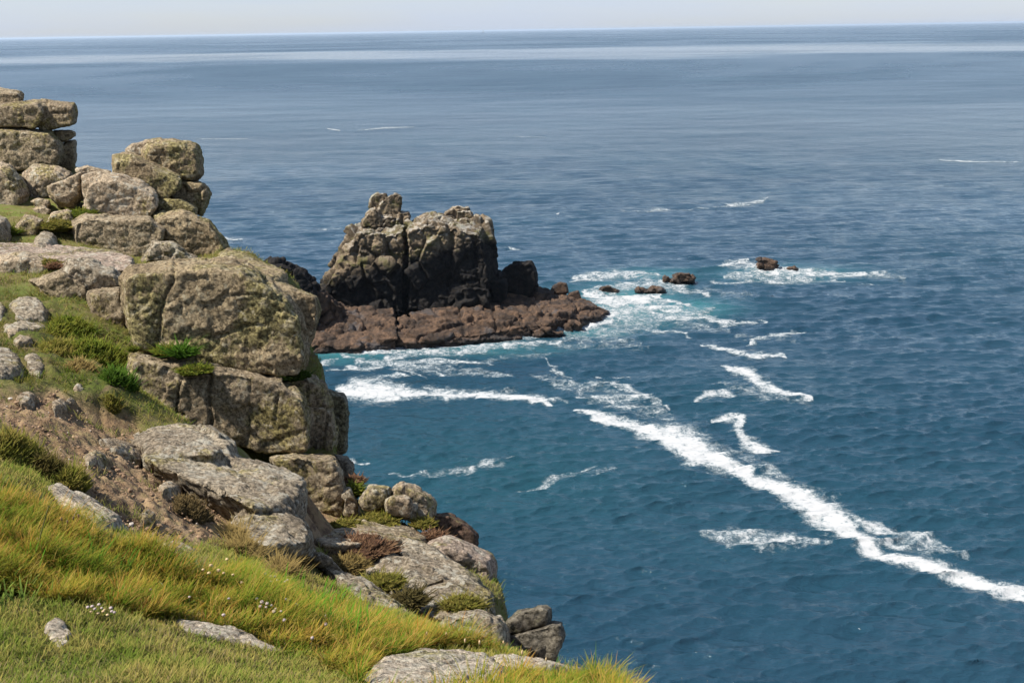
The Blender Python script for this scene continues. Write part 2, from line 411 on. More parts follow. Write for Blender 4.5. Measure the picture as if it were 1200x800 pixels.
B('pale sunlit slab with a square end sloping out of the bare soil',
  [H([(150,516,16.8),(177,502,17.1),(215,496,17.5),(249,501,17.5),(276,516,17.2),(279,530,16.9),(250,532,16.2),(190,530,16.2)], 17, 1.5, f=.9, fs=(0,3)),
   H([(165,530,15.9),(215,514,16.9),(262,528,17.0),(278,538,17),(316,548,16.6),(355,559,16),(357,575,15.6),(353,600,15.2),(318,592,14.8),(300,590,14.6),(240,566,15.2)], 16.2, 1.3, f=.96, fs=(-3,5))], .03, 'grey', rnd=.07, amp=.07, fine=1.2,
  cracks=[([(232,528),(262,532),(282,552),(310,560),(356,572)], 2.0, .06), ([(215,514),(240,532),(300,575)], 1.6, .04)])
B('rounded pale slab nose at the foot of the sunlit slab', [H([(272,612,14.2),(281,600,14.6),(304,594,15),(333,592,15),(359,612,14.6),(368,628,14.2),(350,636,13.8),(300,636,13.4)], 14.3, 1.2, f=.9, fs=(0,4))], .03, 'grey', rnd=.10, fine=1.2, cracks=[([(281,618),(300,606),(320,600)], 1.6, .05), ([(310,610),(345,625)], 1.6, .03)])
# --- seaward boulders
B('grey speckled boulder beside the pale cube shaped pair', [H([(420,589),(433,567),(457,569.5),(461,579),(452,599),(427,598)], 18.4, 1.0, f=.8, fs=(-2,3))], .028, 'grey', rnd=.07)
B('pale square shouldered boulder on the cliff edge ledge', [H([(459,575),(464,567),(471,563.5),(485,569),(507,583),(511,590),(506,613),(480,610),(470,590)], 18.8, 1.2, f=.85, fs=(-2,3))], .028, 'buff', rnd=.06)
B('smaller buff boulder leaning on the square shouldered boulder', [H([(451,586),(462,579),(481,581.5),(486,594),(482,608),(460,606),(452,598)], 18.0, .9, f=.85, fs=(-1,2))], .028, 'buff', rnd=.06)
B('small upright stone beside the moss under the overhung boulder', [H([(400,575),(410,570),(420,589),(419,607),(402,605)], 18.8, .8)], .028, 'grey', rnd=.06)
B('red brown block dropping away on the seaward edge', [H([(502,602),(526,602.5),(550,615),(560,627),(560,642),(535,640),(506,622)], 19.2, 1.6, f=.9)], .03, 'red', rnd=.08)
B('smooth grey ledge crossing below the cube shaped pair', [H([(408,608,17.6),(439,608,18),(484,618,18),(505,633,17.2),(466,636,16.2),(430,630,16.4)], 17.2, 1.0)], .03, 'mid', rnd=.07, amp=.06)
B('bare pale ledge beside the reddish heather patch', [H([(362,630,15.8),(397,618,16.8),(439,619,16.8),(453,628,16.2),(420,638,15.4),(373,638,15.2)], 16, .9)], .03, 'buff', rnd=.07, amp=.05)
B('pink topped block with a green crusted seaward face', [H([(498,634),(526,627.5),(556,638),(578,650),(582,661),(581,694),(570,700),(540,690),(505,652)], 17.0, 1.8, f=.86, fs=(-4,10), bs=(0,-2))], .03, 'pink', rnd=.08, cracks=[([(522,652),(548,668),(572,672)], 2, .06)])
B('long narrow ridge slab running diagonally down the seaward rocks', [H([(456,640,16),(475,630.5,16.4),(499,636,16.4),(520,645,16),(548,669,15.4),(578,696,14.8),(583,724,14.4),(571,722,14.2),(526,682,14.8),(484,660,15.4)], 15.4, 1.1, f=.95)], .028, 'grey', rnd=.07, fine=1.2)
B('flat pale diamond slab above the brown heather clump', [H([(420,662,15.4),(451,644,15.6),(484,653,15.4),(527,675,14.9),(500,684,14.6),(468,692,14.4)], 15, 1.0, f=.96, fs=(-1,2))], .028, 'grey', rnd=.06, fine=1.2, amp=.06)
B('speckled slab beneath the diamond slab with a brown tuft on it', [H([(468,690,14.5),(500,684,14.6),(527,678,14.8),(562,699,14.2),(571,722,13.8),(547,730,13.4),(515,722,13.5),(490,716,13.8)], 14.2, 1.1, f=.96, fs=(-1,2))], .028, 'grey', rnd=.07, fine=1.2, amp=.07)
B('narrow pale strip of rock rising from the grass slope', [H([(380,664,14),(392,664,14.2),(412,679,14),(439,684,13.8),(466,701,13.3),(490,724,12.8),(470,730,12.6),(430,712,13),(405,692,13.4)], 13.3, .8)], .028, 'grey', rnd=.06, fine=1.2)
B('little pale stone showing beside the brown tussock', [H([(361,652),(372,649),(386,653),(406,672),(410,682),(395,678),(375,664)], 14.2, .6)], .025, 'grey', rnd=.04, amp=.05)
B('lowest grey slab of the seaward rocks behind the grass edge', [H([(513,731),(532,719),(562,716),(580,722),(593,735),(598,762),(568,756),(535,742)], 12.9, 1.2, f=.9, fs=(-2,3))], .028, 'grey', rnd=.07, fine=1.2, amp=.07)
B('flat greenish cap boulder resting on a dark block above the sea', [H([(591,730),(607,715),(637,709),(646.5,712),(645,729),(616,739),(598,743)], 13.6, .9, f=.9, fs=(-2,2))], .025, 'dark', rnd=.05, fine=.7, amp=.05)
B('dark square block under the flat cap boulder above the sea', [H([(590,745),(616,738),(646,729),(659,729),(662,744),(652,771),(625,785),(596,770)], 13.5, 1.1, f=.92, fs=(-1,2))], .025, 'dark', rnd=.05, fine=.8, amp=.06)
#@@ISLET
def crag_mat(name, z1, z2):
    s = NT(name); p = s.pos()
    sep = s.n('ShaderNodeSeparateXYZ'); s.link(p, sep.inputs[0]); z = sep.outputs['Z']
    n1 = s.noise(p, .22, 6, .65)
    c = s.mix(s.ramp(n1, .38, .64), (.10, .075, .048), (.22, .165, .105))
    n0 = s.noise(p, 1.6, 7, .7)
    c = s.mix(s.ramp(n0, .32, .68), s.mix(1., c, (.55,) * 3, 'MULTIPLY'), s.mix(1., c, (1.25,) * 3, 'MULTIPLY'))
    n2 = s.noise(p, .30, 7, .7, .4)
    c = s.mix(s.math('MULTIPLY', s.ramp(n2, .50, .60), .8), c, (.105, .095, .030))
    # guano on the ledges near the top
    nrm = s.n('ShaderNodeNewGeometry').outputs['Normal']; sn = s.n('ShaderNodeSeparateXYZ'); s.link(nrm, sn.inputs[0])
    g = s.math('MULTIPLY', s.ramp(z, 11, 17), s.math('MULTIPLY', s.ramp(sn.outputs['Z'], .2, .7), s.ramp(s.noise(p, .6, 6, .7), .45, .60)))
    c = s.mix(s.math('MULTIPLY', g, .6), c, (.46, .43, .37))
    zz = s.math('ADD', z, s.math('MULTIPLY', s.math('SUBTRACT', s.noise(p, .16, 6, .65), .5), 9.0))
    sx = sep.outputs['X']
    zz = s.math('SUBTRACT', zz, s.math('MULTIPLY', s.math('ADD', sx, 20.0), .22))
    blk = s.mix(s.ramp(n0, .35, .7), (.007, .007, .008), (.030, .025, .020))
    c = s.mix(s.ramp(zz, z2, z1), c, blk)
    h = s.math('ADD', s.noise(p, 1.3, 10, .75), s.math('MULTIPLY', s.noise(p, 5, 5, .7), .3))
    s.bsdf(c, .9, s.bump(h, .9, .5), .2)
    return s.m
MAT['crag'] = crag_mat('sea_crag', 10.2, 13.0)
MAT['black'] = crag_mat('black_crag', 30, 32)
def shelf_mat():
    s = NT('red_shelf'); p = s.pos()
    n1 = s.noise(p, .35, 7, .65); n0 = s.noise(p, 1.8, 7, .7)
    c = s.mix(s.ramp(n1, .36, .62), (.036, .023, .015), (.115, .068, .040))
    c = s.mix(s.ramp(n0, .33, .68), s.mix(1., c, (.5,) * 3, 'MULTIPLY'), s.mix(1., c, (1.25,) * 3, 'MULTIPLY'))
    c = s.mix(s.math('MULTIPLY', s.ramp(s.noise(p, .25, 5, .6), .56, .66), .7), c, (.06, .055, .055))
    sep = s.n('ShaderNodeSeparateXYZ'); s.link(p, sep.inputs[0])
    wet = s.ramp(s.math('ADD', sep.outputs['Z'], s.math('MULTIPLY', n1, 1.2)), 1.9, .7)
    c = s.mix(s.math('MULTIPLY', wet, .75), c, (.030, .024, .020))
    h = s.math('ADD', s.noise(p, 1.3, 10, .75), s.math('MULTIPLY', s.noise(p, 5, 5, .7), .3))
    s.bsdf(c, s.ramp(wet, 0, 1, .85, .35), s.bump(h, .8, .5), .35)
    return s.m
MAT['shelf'] = shelf_mat()

ISL = empty('rocky_islet', S(500, 403))
tag(ISL, 'rocky islet with a pale topped black crag on a red brown shelf', 'islet')
CB = [((4.8, 4.8, 6.5), .75, .8), ((2.2, 2.2, 2.4), .17, .24), ((.9, .9, .7), .08, .08)]
SB = [((5.5, 5.0, 1.5), .36, .6), ((2.2, 2.2, .7), .15, .24), ((.8, .8, .5), .07, .08)]
def IR(name, hulls, vox=.17, mat='crag', **kw):
    IR.k += 1
    kw.setdefault('blocks', CB); kw.setdefault('rnd', .16); kw.setdefault('amp', .25); kw.setdefault('size', 4.0)
    return rock(name, hulls, vox=vox, mat=mat, parent=ISL, seed=IR.k + 100, fine=.9, **kw)
IR.k = 0
IR('crag', [H([(380,334),(394,311),(404,288),(413,269),(425,264),(474,262),(478,280),(478,365),(400,364),(376,352)], 212, 16, f=.95, fs=(0,8), b=.9),
            H([(371,342),(380,326),(393,311),(407,300),(440,298),(478,300),(478,366),(400,366),(372,356)], 208, 11, f=.93, fs=(0,6))],
   cracks=[([(476,262),(474,300),(476,365)], 2.5, .9), ([(400,296),(440,300),(476,292)], 2.0, .6), ([(440,264),(434,292)], 1.5, .4), ([(462,272),(450,296)], 1.5, .5)])
IR('crag', [H([(475,262),(497,250),(517,252),(530,260),(553,262),(570,260),(575,275),(578,297),(579,325),(574,362),(500,366),(474,362)], 211, 18, f=.9, fs=(-3,8), b=.9)],
   cracks=[([(527,262),(530,300),(526,330)], 3, .9), ([(478,290),(505,292),(527,300)], 2, .5), ([(555,280),(560,330)], 2.5, .7), ([(515,335),(560,330)], 2, .7)])
PB = [((1.7, 1.7, 1.9), .16, .2), ((.8, .8, .8), .08, .08)]
IR('pinnacle', [H([(432,240),(434,230),(442,225),(453,227),(455,234),(452,246),(434,247)], 213.5, 3.4, f=.95), H([(443,240),(452,232),(464,226.5),(470,230),(470.5,238),(467,254),(462,262),(443,262)], 212, 4.2, f=.95),
                H([(424,259),(430,250),(440,243),(446,250),(448,268),(424,268)], 210.5, 4.5), H([(464,254),(468,248),(479,248.5),(481.5,254),(480,266),(464,266)], 211.5, 4), H([(440,254),(470,254),(473,270),(440,270)], 211, 5)], .13, blocks=PB, rnd=.12, amp=.15, size=2.0)
IR('pinnacle', [H([(518,260),(521,249),(531,242.5),(538,245),(536,266),(518,268)], 213, 4), H([(535,250),(537,248),(551.5,247.5),(553.5,251),(554,266),(535,270)], 210.5, 3.2, f=.97),
                H([(531,243),(536,241),(549,243),(551,249),(533,250)], 213.5, 3.6), H([(553,254),(557,251.5),(560,258),(559,268),(552,268)], 213, 3), H([(520,258),(556,257),(560,274),(518,274)], 211.5, 5)], .13, blocks=PB, rnd=.12, amp=.12, size=2.0)
IR('crag', [H([(462,270),(492,268),(492,366),(462,366)], 216, 12)])
IR('boulder', [H([(492,262),(500,250),(510,249),(516,253),(512,262)], 214, 4)], .2, blocks=[((1.6, 1.6, 1.2), .25, .25)], rnd=.25, amp=.25, size=2.2)
IR('boulder', [H([(574,322),(585,316),(592,322),(594,352),(588,362),(574,362)], 209, 8)], .22, mat='black')
IR('boulder', [H([(588,316),(597,309),(622,307),(627,318),(630,340),(622,354),(590,354)], 213, 8, f=.95)], .18, mat='black', amp=.2, blocks=[((3, 3, 4), .25, .3), ((1, 1, 1), .08, .08)])
IR('boulder', [H([(528,340),(560,332),(576,336),(576,362),(530,362)], 203, 5)], .22, mat='black')
def wl(hs, **kw): return hs
# the wave-cut shelf: each lump reaches a little below the water
def SH(outline, base=(), t=9, **kw):
    pts = []
    for (x, y, z) in outline:
        p = S(x, y, z); pts += [p]
        pts += [np.array([p[0], p[1], -1.2])]
    for (x, y) in base: pts += [S(x, y, -0.6)]
    return pts
IR('shelf', [SH([(361,372,4.2),(405,356,4.6),(462,361,4.4),(466,380,3.2),(465,395,2.2),(438,405,1.2),(400,406,1.2),(361,405,1.4)], [(362,409),(440,408),(468,398)])], .22, 'shelf', blocks=SB, rnd=.2, amp=.3,
   cracks=[([(374,385),(390,370),(398,358)], 2, .7), ([(380,384),(430,382),(466,378)], 2, .7), ([(420,360),(428,382)], 1.6, .4)])
IR('shelf', [SH([(466,372,3.8),(500,360,4.2),(575,354,4.2),(604,366,3.6),(622,382,2.0),(578,392,1.2),(542,391,1.2),(520,399,1.0),(475,402,1.2),(464,390,2.4)], [(472,405),(520,402),(545,394),(620,391)])], .22, 'shelf', blocks=SB, rnd=.2, amp=.3,
   cracks=[([(466,380),(520,378),(570,372),(620,376)], 1.8, .5), ([(540,360),(545,392)], 1.6, .4), ([(578,358),(582,390)], 1.6, .5)])
IR('shelf', [SH([(570,355,3.8),(600,343,4.2),(632,335,4.0),(662,340,3.2),(690,355,2.3),(713,365,1.0),(702,371,1.0),(665,373,1.7),(652,372,2.6),(640,380,2.0),(614,386,1.4),(580,386,1.6)], [(640,391),(690,371),(610,392)])], .22, 'shelf', blocks=SB, rnd=.2, amp=.3,
   cracks=[([(600,352),(640,360),(652,372)], 1.8, .5), ([(620,345),(660,350)], 1.6, .4)])
IR('boulder', [H([(645,340),(648,334),(656,330),(664,331.5),(667,343),(660,346),(648,344)], 217, 3.2)], .16, 'shelf', blocks=None, rnd=.15, amp=.15, size=1.6)
IR('boulder', [H([(664,348),(667,343),(678,340),(682,351),(680,356),(666,355)], 216, 3.2)], .16, 'shelf', blocks=None, rnd=.15, amp=.15, size=1.6)
IR('boulder', [H([(690,365),(700,359),(714,364),(714,367),(704,372),(692,371)], 211, 3)], .16, 'shelf', blocks=None, rnd=.15, amp=.15, size=1.6)
def sea_rock(label, hulls, mat='shelf', **kw):
    kw.setdefault('rnd', .2); kw.setdefault('amp', .3); kw.setdefault('size', 1.8); kw.setdefault('vox', .16); kw.setdefault('blocks', [((2, 2, 1.2), .3, .3)])
    sea_rock.k += 1
    rock('sea_rock', hulls, mat=mat, label=label, group='rocks breaking the water round the islet', seed=200 + sea_rock.k, cat='rock', **kw)
sea_rock.k = 0
def dS(x, y): return S(x, y)[1]
sea_rock('low brown rock awash just off the islet shelf', [H([(661,384),(665,379),(674,377),(682,382),(681,388),(662,389)], dS(672, 388), 3)])
sea_rock('small wet rock in surf at the foot of the islet shelf', [H([(624,388),(634,383.5),(646,385),(660,390),(652,394),(628,394)], dS(640, 393), 3)])
sea_rock('dark hump backed rock with a lower lump on its left', [H([(776,332),(776,324),(783,323.5),(786,328),(786,332)], dS(780, 331), 3), H([(785,331),(790,323),(796,319),(808,320),(815,328),(814,332)], dS(800, 331), 5)])
sea_rock('low reddish rock nearest the islet tip', [H([(702,342),(706,336),(713,334.5),(718,338),(726,341),(724,344),(704,344)], dS(712, 342), 3)])
sea_rock('long low reddish rock under the dark hump backed rock', [H([(744,342),(746,336.5),(753,336.5),(758,340),(758,343)], dS(750, 342), 2.5), H([(757,342),(765,336.5),(774,337),(778,341),(776,343)], dS(767, 342), 3), H([(744,343),(744,339),(778,340),(778,343)], dS(760, 342), 2.5)])
sea_rock('square brown rock standing in the far ring of surf', [H([(886,314),(887,304),(891,302.5),(894,305),(911,307),(912,315),(888,317)], dS(900, 315), 6)])
sea_rock('tiny flat rock right of the square rock in the far surf', [H([(920,316),(923,312.5),(930,312.5),(935,315),(933,318),(921,318)], dS(927, 316), 2.5)])
LR = empty('rock_ridge', S(372, 372)); tag(LR, 'low black rock ridge running in from the left towards the islet', 'rock ridge')
def to_sea(h): return h + [np.array([q[0], q[1], -1.2]) for q in h]
rock('crest', [to_sea(H([(262,322),(285,312),(300,308),(312,330),(300,345),(262,345)], 200, 12)), to_sea(H([(300,320),(318,306),(326,304),(335,307),(338,315),(360,322),(372,334),(376,350),(340,350),(300,345)], 196, 10))], vox=.2, mat='black', parent=LR, blocks=CB, rnd=.3, amp=.5, size=3.5, seed=301)
rock('foot', [to_sea(H([(330,335),(372,340),(392,352),(402,360),(390,372),(340,372)], 198, 10))], vox=.2, mat='shelf', parent=LR, blocks=CB, rnd=.3, amp=.5, size=3.5, seed=302)
print('rocks', round(time.time() - T0, 1))
#@@TERRAIN
CTRL = [(0,800,5.6),(0,740,6.6),(0,690,7.4),(0,620,8.6),(0,570,9.8),(100,800,5.8),(200,800,5.9),(100,720,7.1),(200,720,7.7),(300,760,7.2),(400,800,6.6),
        (100,625,9.6),(200,655,9.3),(300,690,9.6),(370,720,9.6),(450,745,9.8),(520,765,9.2),(600,775,8.6),(600,800,7.4),(690,790,8.2),(480,800,7.0),
        (0,520,12.2),(60,560,11.4),(150,610,11.4),(220,645,11.2),(300,665,11.2),(360,680,11.8),(420,710,12.2),(500,735,12.0),
        (0,470,15.6),(60,470,16.2),(100,500,15.4),(150,560,13.8),(240,600,13.4),(300,645,13.2),(160,500,16.6),(150,480,17.5),(120,450,17.8),(50,440,17.8),
        (0,400,19.6),(60,400,20.2),(130,440,19.6),(0,350,23),(60,360,22.4),(0,310,26),(60,330,24.0),(0,285,30),(80,262,33.2),(20,285,31.5),(40,270,32.6),(30,215,37.5),(60,200,40),
        (120,262,33.8),(200,300,33),(250,320,30),(300,350,26.0),(250,460,22.0),(330,470,22.0),(320,560,20),(380,620,17.8),(420,600,19),(470,640,17.2),(520,660,16.6),
        (440,690,14.2),(520,720,13.8),(350,640,14.6)]
EMB = 0.0
cp = np.array([P(*c) for c in CTRL]); cp[:, 2] -= EMB
cp = np.concatenate([cp, np.array(GROUND_HINTS)])
extra = np.array([(0, 0, 48.25), (-2, 2, 48.0), (1.2, 3, 47.3), (-6, 0, 48.6), (-20, 0, 49.5), (0, -12, 49), (-10, -12, 49.5), (-25, 20, 48.5), (-30, 35, 47.5), (-30, 60, 45.5), (-22, 55, 45.8), (-45, 80, 45), (-50, 30, 48.5)])
cp = np.concatenate([cp, extra])
def _phi(r2): return 0.5 * r2 * np.log(r2 + 1e-9)
def rbf_fit(xy, z, lam=0.02):
    n = len(xy)
    K = _phi(((xy[:, None] - xy[None]) ** 2).sum(-1)) + lam * np.eye(n)
    A = np.zeros((n + 3, n + 3)); A[:n, :n] = K; A[:n, n] = 1; A[:n, n + 1:] = xy; A[n:, :n] = A[:n, n:].T
    return np.linalg.solve(A, np.concatenate([z, np.zeros(3)]))
_w = rbf_fit(cp[:, :2], cp[:, 2], 0.04)
def rbf(x, y):
    o = _w[-3] + _w[-2] * x + _w[-1] * y
    for k in range(len(cp)):
        o = o + _w[k] * _phi((x - cp[k, 0]) ** 2 + (y - cp[k, 1]) ** 2)
    return o
EDGE = [(3.0, -30), (2.2, -5), (1.5, 0), (1.15, 3), (0.72, 6.0), (0.62, 7.5), (0.5, 8.6), (0.25, 10.5), (0.02, 12.5), (-0.05, 14.6), (-0.35, 16.8), (-1.7, 18.6), (-2.9, 20), (-3.6, 22), (-4.2, 24.5), (-5.3, 28.5), (-7.6, 32.5), (-9.6, 36), (-12, 39), (-15.4, 41.5), (-18, 46), (-24, 60), (-34, 80), (-60, 110)]
def edge_side(x, y):
    best = np.full(len(x), 1e9); sg = np.zeros(len(x))
    for a, b in zip(EDGE[:-1], EDGE[1:]):
        vx, vy = b[0] - a[0], b[1] - a[1]
        L = vx * vx + vy * vy
        t = np.clip(((x - a[0]) * vx + (y - a[1]) * vy) / L, 0, 1)
        d = np.hypot(x - a[0] - t * vx, y - a[1] - t * vy)
        m = d < best
        best = np.where(m, d, best); sg = np.where(m, np.sign(vy * (x - a[0]) - vx * (y - a[1])), sg)
    return best * sg          # >0 seaward
def terr(x, y):
    z = rbf(x, y)
    p = np.stack([x, y, np.zeros_like(x)], 1)
    z = z + 0.10 * fbm(p / 1.3, 3, 5) + 0.035 * fbm(p / 0.28, 2, 6)
    s = edge_side(x, y)
    s = s + 0.5 * fbm(p / 2.5, 3, 9) * sstep(8, 14, y)
    s = np.maximum(s, 0)
    z = z - 4.0 * s - 1.0 * np.minimum(s, 0.3)
    return np.maximum(z, -2.5)
SOIL = [(-40,440),(0,452),(60,455),(120,470),(160,495),(200,530),(250,565),(290,590),(295,625),(240,640),(200,648),(150,622),(100,590),(60,560),(30,520),(0,492),(-40,480)]
MOSS = [(-40,330),(30,338),(62,352),(90,385),(120,405),(158,402),(158,480),(120,470),(60,452),(0,450),(-40,440)]
LONG = [(-480,380),(-200,500),(-60,562),(0,574),(50,602),(110,634),(180,656),(230,672),(300,684),(340,704),(375,712),(410,727),(460,750),(520,765),(590,776),(650,788),(700,796),(765,812),(800,850),
        (430,850),(420,800),(340,766),(250,738),(190,724),(130,716),(60,706),(0,700),(-60,690),(-480,600)]
def blurred(px, py, poly, co, seed, amp=9):
    wx = amp * gnoise(co / 0.5, seed); wy = amp * gnoise(co / 0.5, seed + 1)
    return inpoly(px + wx, py + wy, poly)
th = np.concatenate([np.radians(np.linspace(-150, -34, 160)[:-1]), np.radians(np.linspace(-34, 12, 470)), np.radians(np.linspace(12, 150, 140)[1:])])
rr = [0.8]
while rr[-1] < 130: rr.append(rr[-1] * (1.0055 if 8 < rr[-1] < 24 else 1.0115) + 0.002)
rr = np.array(rr)
X = (rr[:, None] * np.sin(th)[None]).ravel(); Y = (rr[:, None] * np.cos(th)[None]).ravel()
Z = terr(X, Y)
tco = np.stack([X, Y, Z], 1)
def grid_faces(nr, nc):
    a = (np.arange(nr - 1)[:, None] * nc + np.arange(nc - 1)[None]).ravel()
    return np.stack([a, a + 1, a + nc + 1, a + nc], 1)
gf = grid_faces(len(rr), len(th))[:, ::-1]
tpx, tpy = project(tco)
wob = np.stack([gnoise(tco / .45, 21), gnoise(tco / .45, 22)], 1) * 10 + np.stack([gnoise(tco / .13, 23), gnoise(tco / .13, 24)], 1) * 5
qx, qy = tpx + wob[:, 0], tpy + wob[:, 1]
front = (Y > 4) & (Y < 26)
soil = (inpoly(qx, qy, SOIL) & front & (Y > 10)).astype(float)
SOIL2 = [(340, 570), (420, 552), (424, 628), (365, 645), (340, 615)]
soil2 = (inpoly(qx, qy, SOIL2) & (Y > 14) & (Y < 24)).astype(float)
moss = (inpoly(qx, qy, MOSS) & front & (Y > 14)).astype(float)
s_ed = edge_side(X, Y)
cliff = sstep(0.1, 0.5, s_ed)
_ci = np.nonzero(cliff > .02)[0]; _cq = tco[_ci]
_f1, _f2, _cr, _tl = voronoi(_cq / np.array([1.6, 1.6, 1.3]), 5); _g1, _g2, _gr, _gt = voronoi(_cq / .6, 6)
_cd = (.55 * (_cr - .5) * 2 + .5 * _tl - .3 * np.exp(-((_f2 - _f1) / .07) ** 2) + .16 * (_gr - .5) * 2 + .12 * _gt) * cliff[_ci] - .45 * cliff[_ci]
tco[_ci, 0] += _cd
def soften(a, it=2):
    a = a.reshape(len(rr), len(th))
    for _ in range(it):
        a = (a + np.roll(a, 1, 0) + np.roll(a, -1, 0) + np.roll(a, 1, 1) + np.roll(a, -1, 1)) / 5
    return a.ravel()
soil, moss = soften(soil, 3), soften(moss, 10)
# soil is pulled lower and lumpier than the turf round it
lump = fbm(tco / .16, 4, 61, .62)
tco[:, 2] -= soil * (0.05 - 0.11 * lump + 0.07 * (1 - np.abs(gnoise(tco / .55, 62))) ** 4)
mossb = 0.26 * np.maximum(-.1, fbm(tco / .6, 3, 63, .6)) + .06 * lump
tco[:, 2] += moss * mossb
def ground_mat():
    s = NT('headland_ground'); p = s.pos()
    a_s, a_m, a_c = s.attr('soil'), s.attr('moss'), s.attr('cliff')
    n1 = s.noise(p, 1.1, 6, .6); n2 = s.noise(p, 7, 8, .7); n3 = s.noise(p, 30, 4, .6)
    turf = s.mix(s.ramp(n1, .35, .65), (.13, .115, .035), (.12, .15, .03))
    turf = s.mix(s.ramp(n2, .45, .65), turf, (.16, .125, .06))
    turf = s.mix(s.ramp(s.noise(p, 2.3, 5, .6), .55, .7), turf, (.13, .085, .04))
    so = s.mix(s.ramp(n1, .35, .65), (.215, .138, .074), (.33, .228, .132))
    so = s.mix(s.ramp(s.noise(p, 3.0, 8, .7, .5), .48, .60), so, (.25, .185, .09))
    so = s.mix(s.ramp(n2, .54, .40), so, (.115, .072, .046))
    so = s.mix(s.math('MULTIPLY', s.ramp(n3, .62, .72), .6), so, (.36, .31, .25))
    mo = s.mix(s.ramp(n1, .38, .62), (.13, .105, .035), (.085, .105, .018))
    mo = s.mix(s.ramp(s.noise(p, 2.6, 6, .65), .54, .66), mo, (.17, .12, .065))
    mo = s.mix(s.ramp(n2, .50, .38), mo, (.045, .045, .015))
    c = s.mix(a_m, turf, mo); c = s.mix(a_s, c, so)
    ck = s.mix(s.ramp(n1, .35, .65), (.11, .09, .07), (.24, .20, .155))
    c = s.mix(a_c, c, ck)
    h = s.math('ADD', s.math('MULTIPLY', s.noise(p, 6, 8, .7), .6), s.math('MULTIPLY', s.noise(p, 32, 6, .7), .4))
    s.bsdf(c, .95, s.bump(h, .9, .10), .15)
    return s.m
ground = mesh_np('headland_ground', tco, gf, ground_mat())
fattr(ground, 'soil', np.maximum(soil, soil2)); fattr(ground, 'moss', moss); fattr(ground, 'cliff', cliff)
tag(ground, 'headland of turf, moss and bare red brown soil falling to the sea', 'ground', kind='structure')
print('terrain', round(time.time() - T0, 1), len(tco))
# --- rocks in the near grass, set into the ground where it lies
def G(x, y):
    """distance at which the sight line through a photo pixel meets the ground"""
    v = ray(x, y); ds = np.linspace(4.5, 42, 1000)
    z = HC + v[2] / v[1] * ds
    g = terr(v[0] / v[1] * ds, ds) - z
    k = np.nonzero(g > 0)[0]
    return ds[k[0]] if len(k) else 40.0
def MOUND(outline, h, sink=.25, top=.8):
    c = np.mean(outline, axis=0); pts = []
    for q in outline:
        v = np.array(q, float); g = P(*v, G(*v)); pts += [g - np.array([0, 0, sink]), g + np.array([0, 0, h * .35])]
        u = c + (v - c) * top; g = P(*u, G(*u)); pts.append(g + np.array([0, 0, h]))
    return pts
B('pale broad slab lying in the grass at the bottom edge', [MOUND([(430,790),(447,775),(497,767),(547,767),(578,772),(594,786),(585,800),(560,815),(435,815)], .07), MOUND([(432,794),(450,779),(500,771),(530,777),(500,790),(450,800)], .09)], .016, 'pale', rnd=.05, amp=.05, size=.5, fine=1.0, cracks=[([(500,780),(548,770)], 2, .03), ([(540,800),(575,778)], 3, .03)])
B('thin flat rock trailing right from the pale slab in the grass', [MOUND([(574,772),(627,770),(690,785),(698,791),(650,787),(600,785)], .06)], .016, 'pale', rnd=.03, amp=.03, size=.4)
B('low pale strip of rock showing through the short grass', [MOUND([(203,726),(222,729),(262,736),(300,748),(336,766),(300,760),(262,752),(215,740)], .035)], .014, 'pale', rnd=.025, amp=.03, size=.35)
B('small two humped pale stone in the turf at lower left', [MOUND([(50,743),(58,733),(70,729),(79,736),(74,745),(56,748)], .05, .1), MOUND([(58,749),(66,740),(80,739),(87,745),(80,752),(62,753)], .035, .1)], .010, 'pale', rnd=.015, amp=.02, size=.22)
B('tiny flat pale stone half buried beside the two humped stone', [MOUND([(64,756),(72,751),(83,751),(80,757),(70,760)], .03, .08)], .010, 'pale', rnd=.012, amp=.012, size=.15)
B('long grey rock half buried between bare soil and long grass', [MOUND([(52,572),(66,568),(86,588),(112,600),(140,608),(152,622),(120,622),(80,606)], .08)], .02, 'pale', rnd=.05, amp=.05, size=.5)
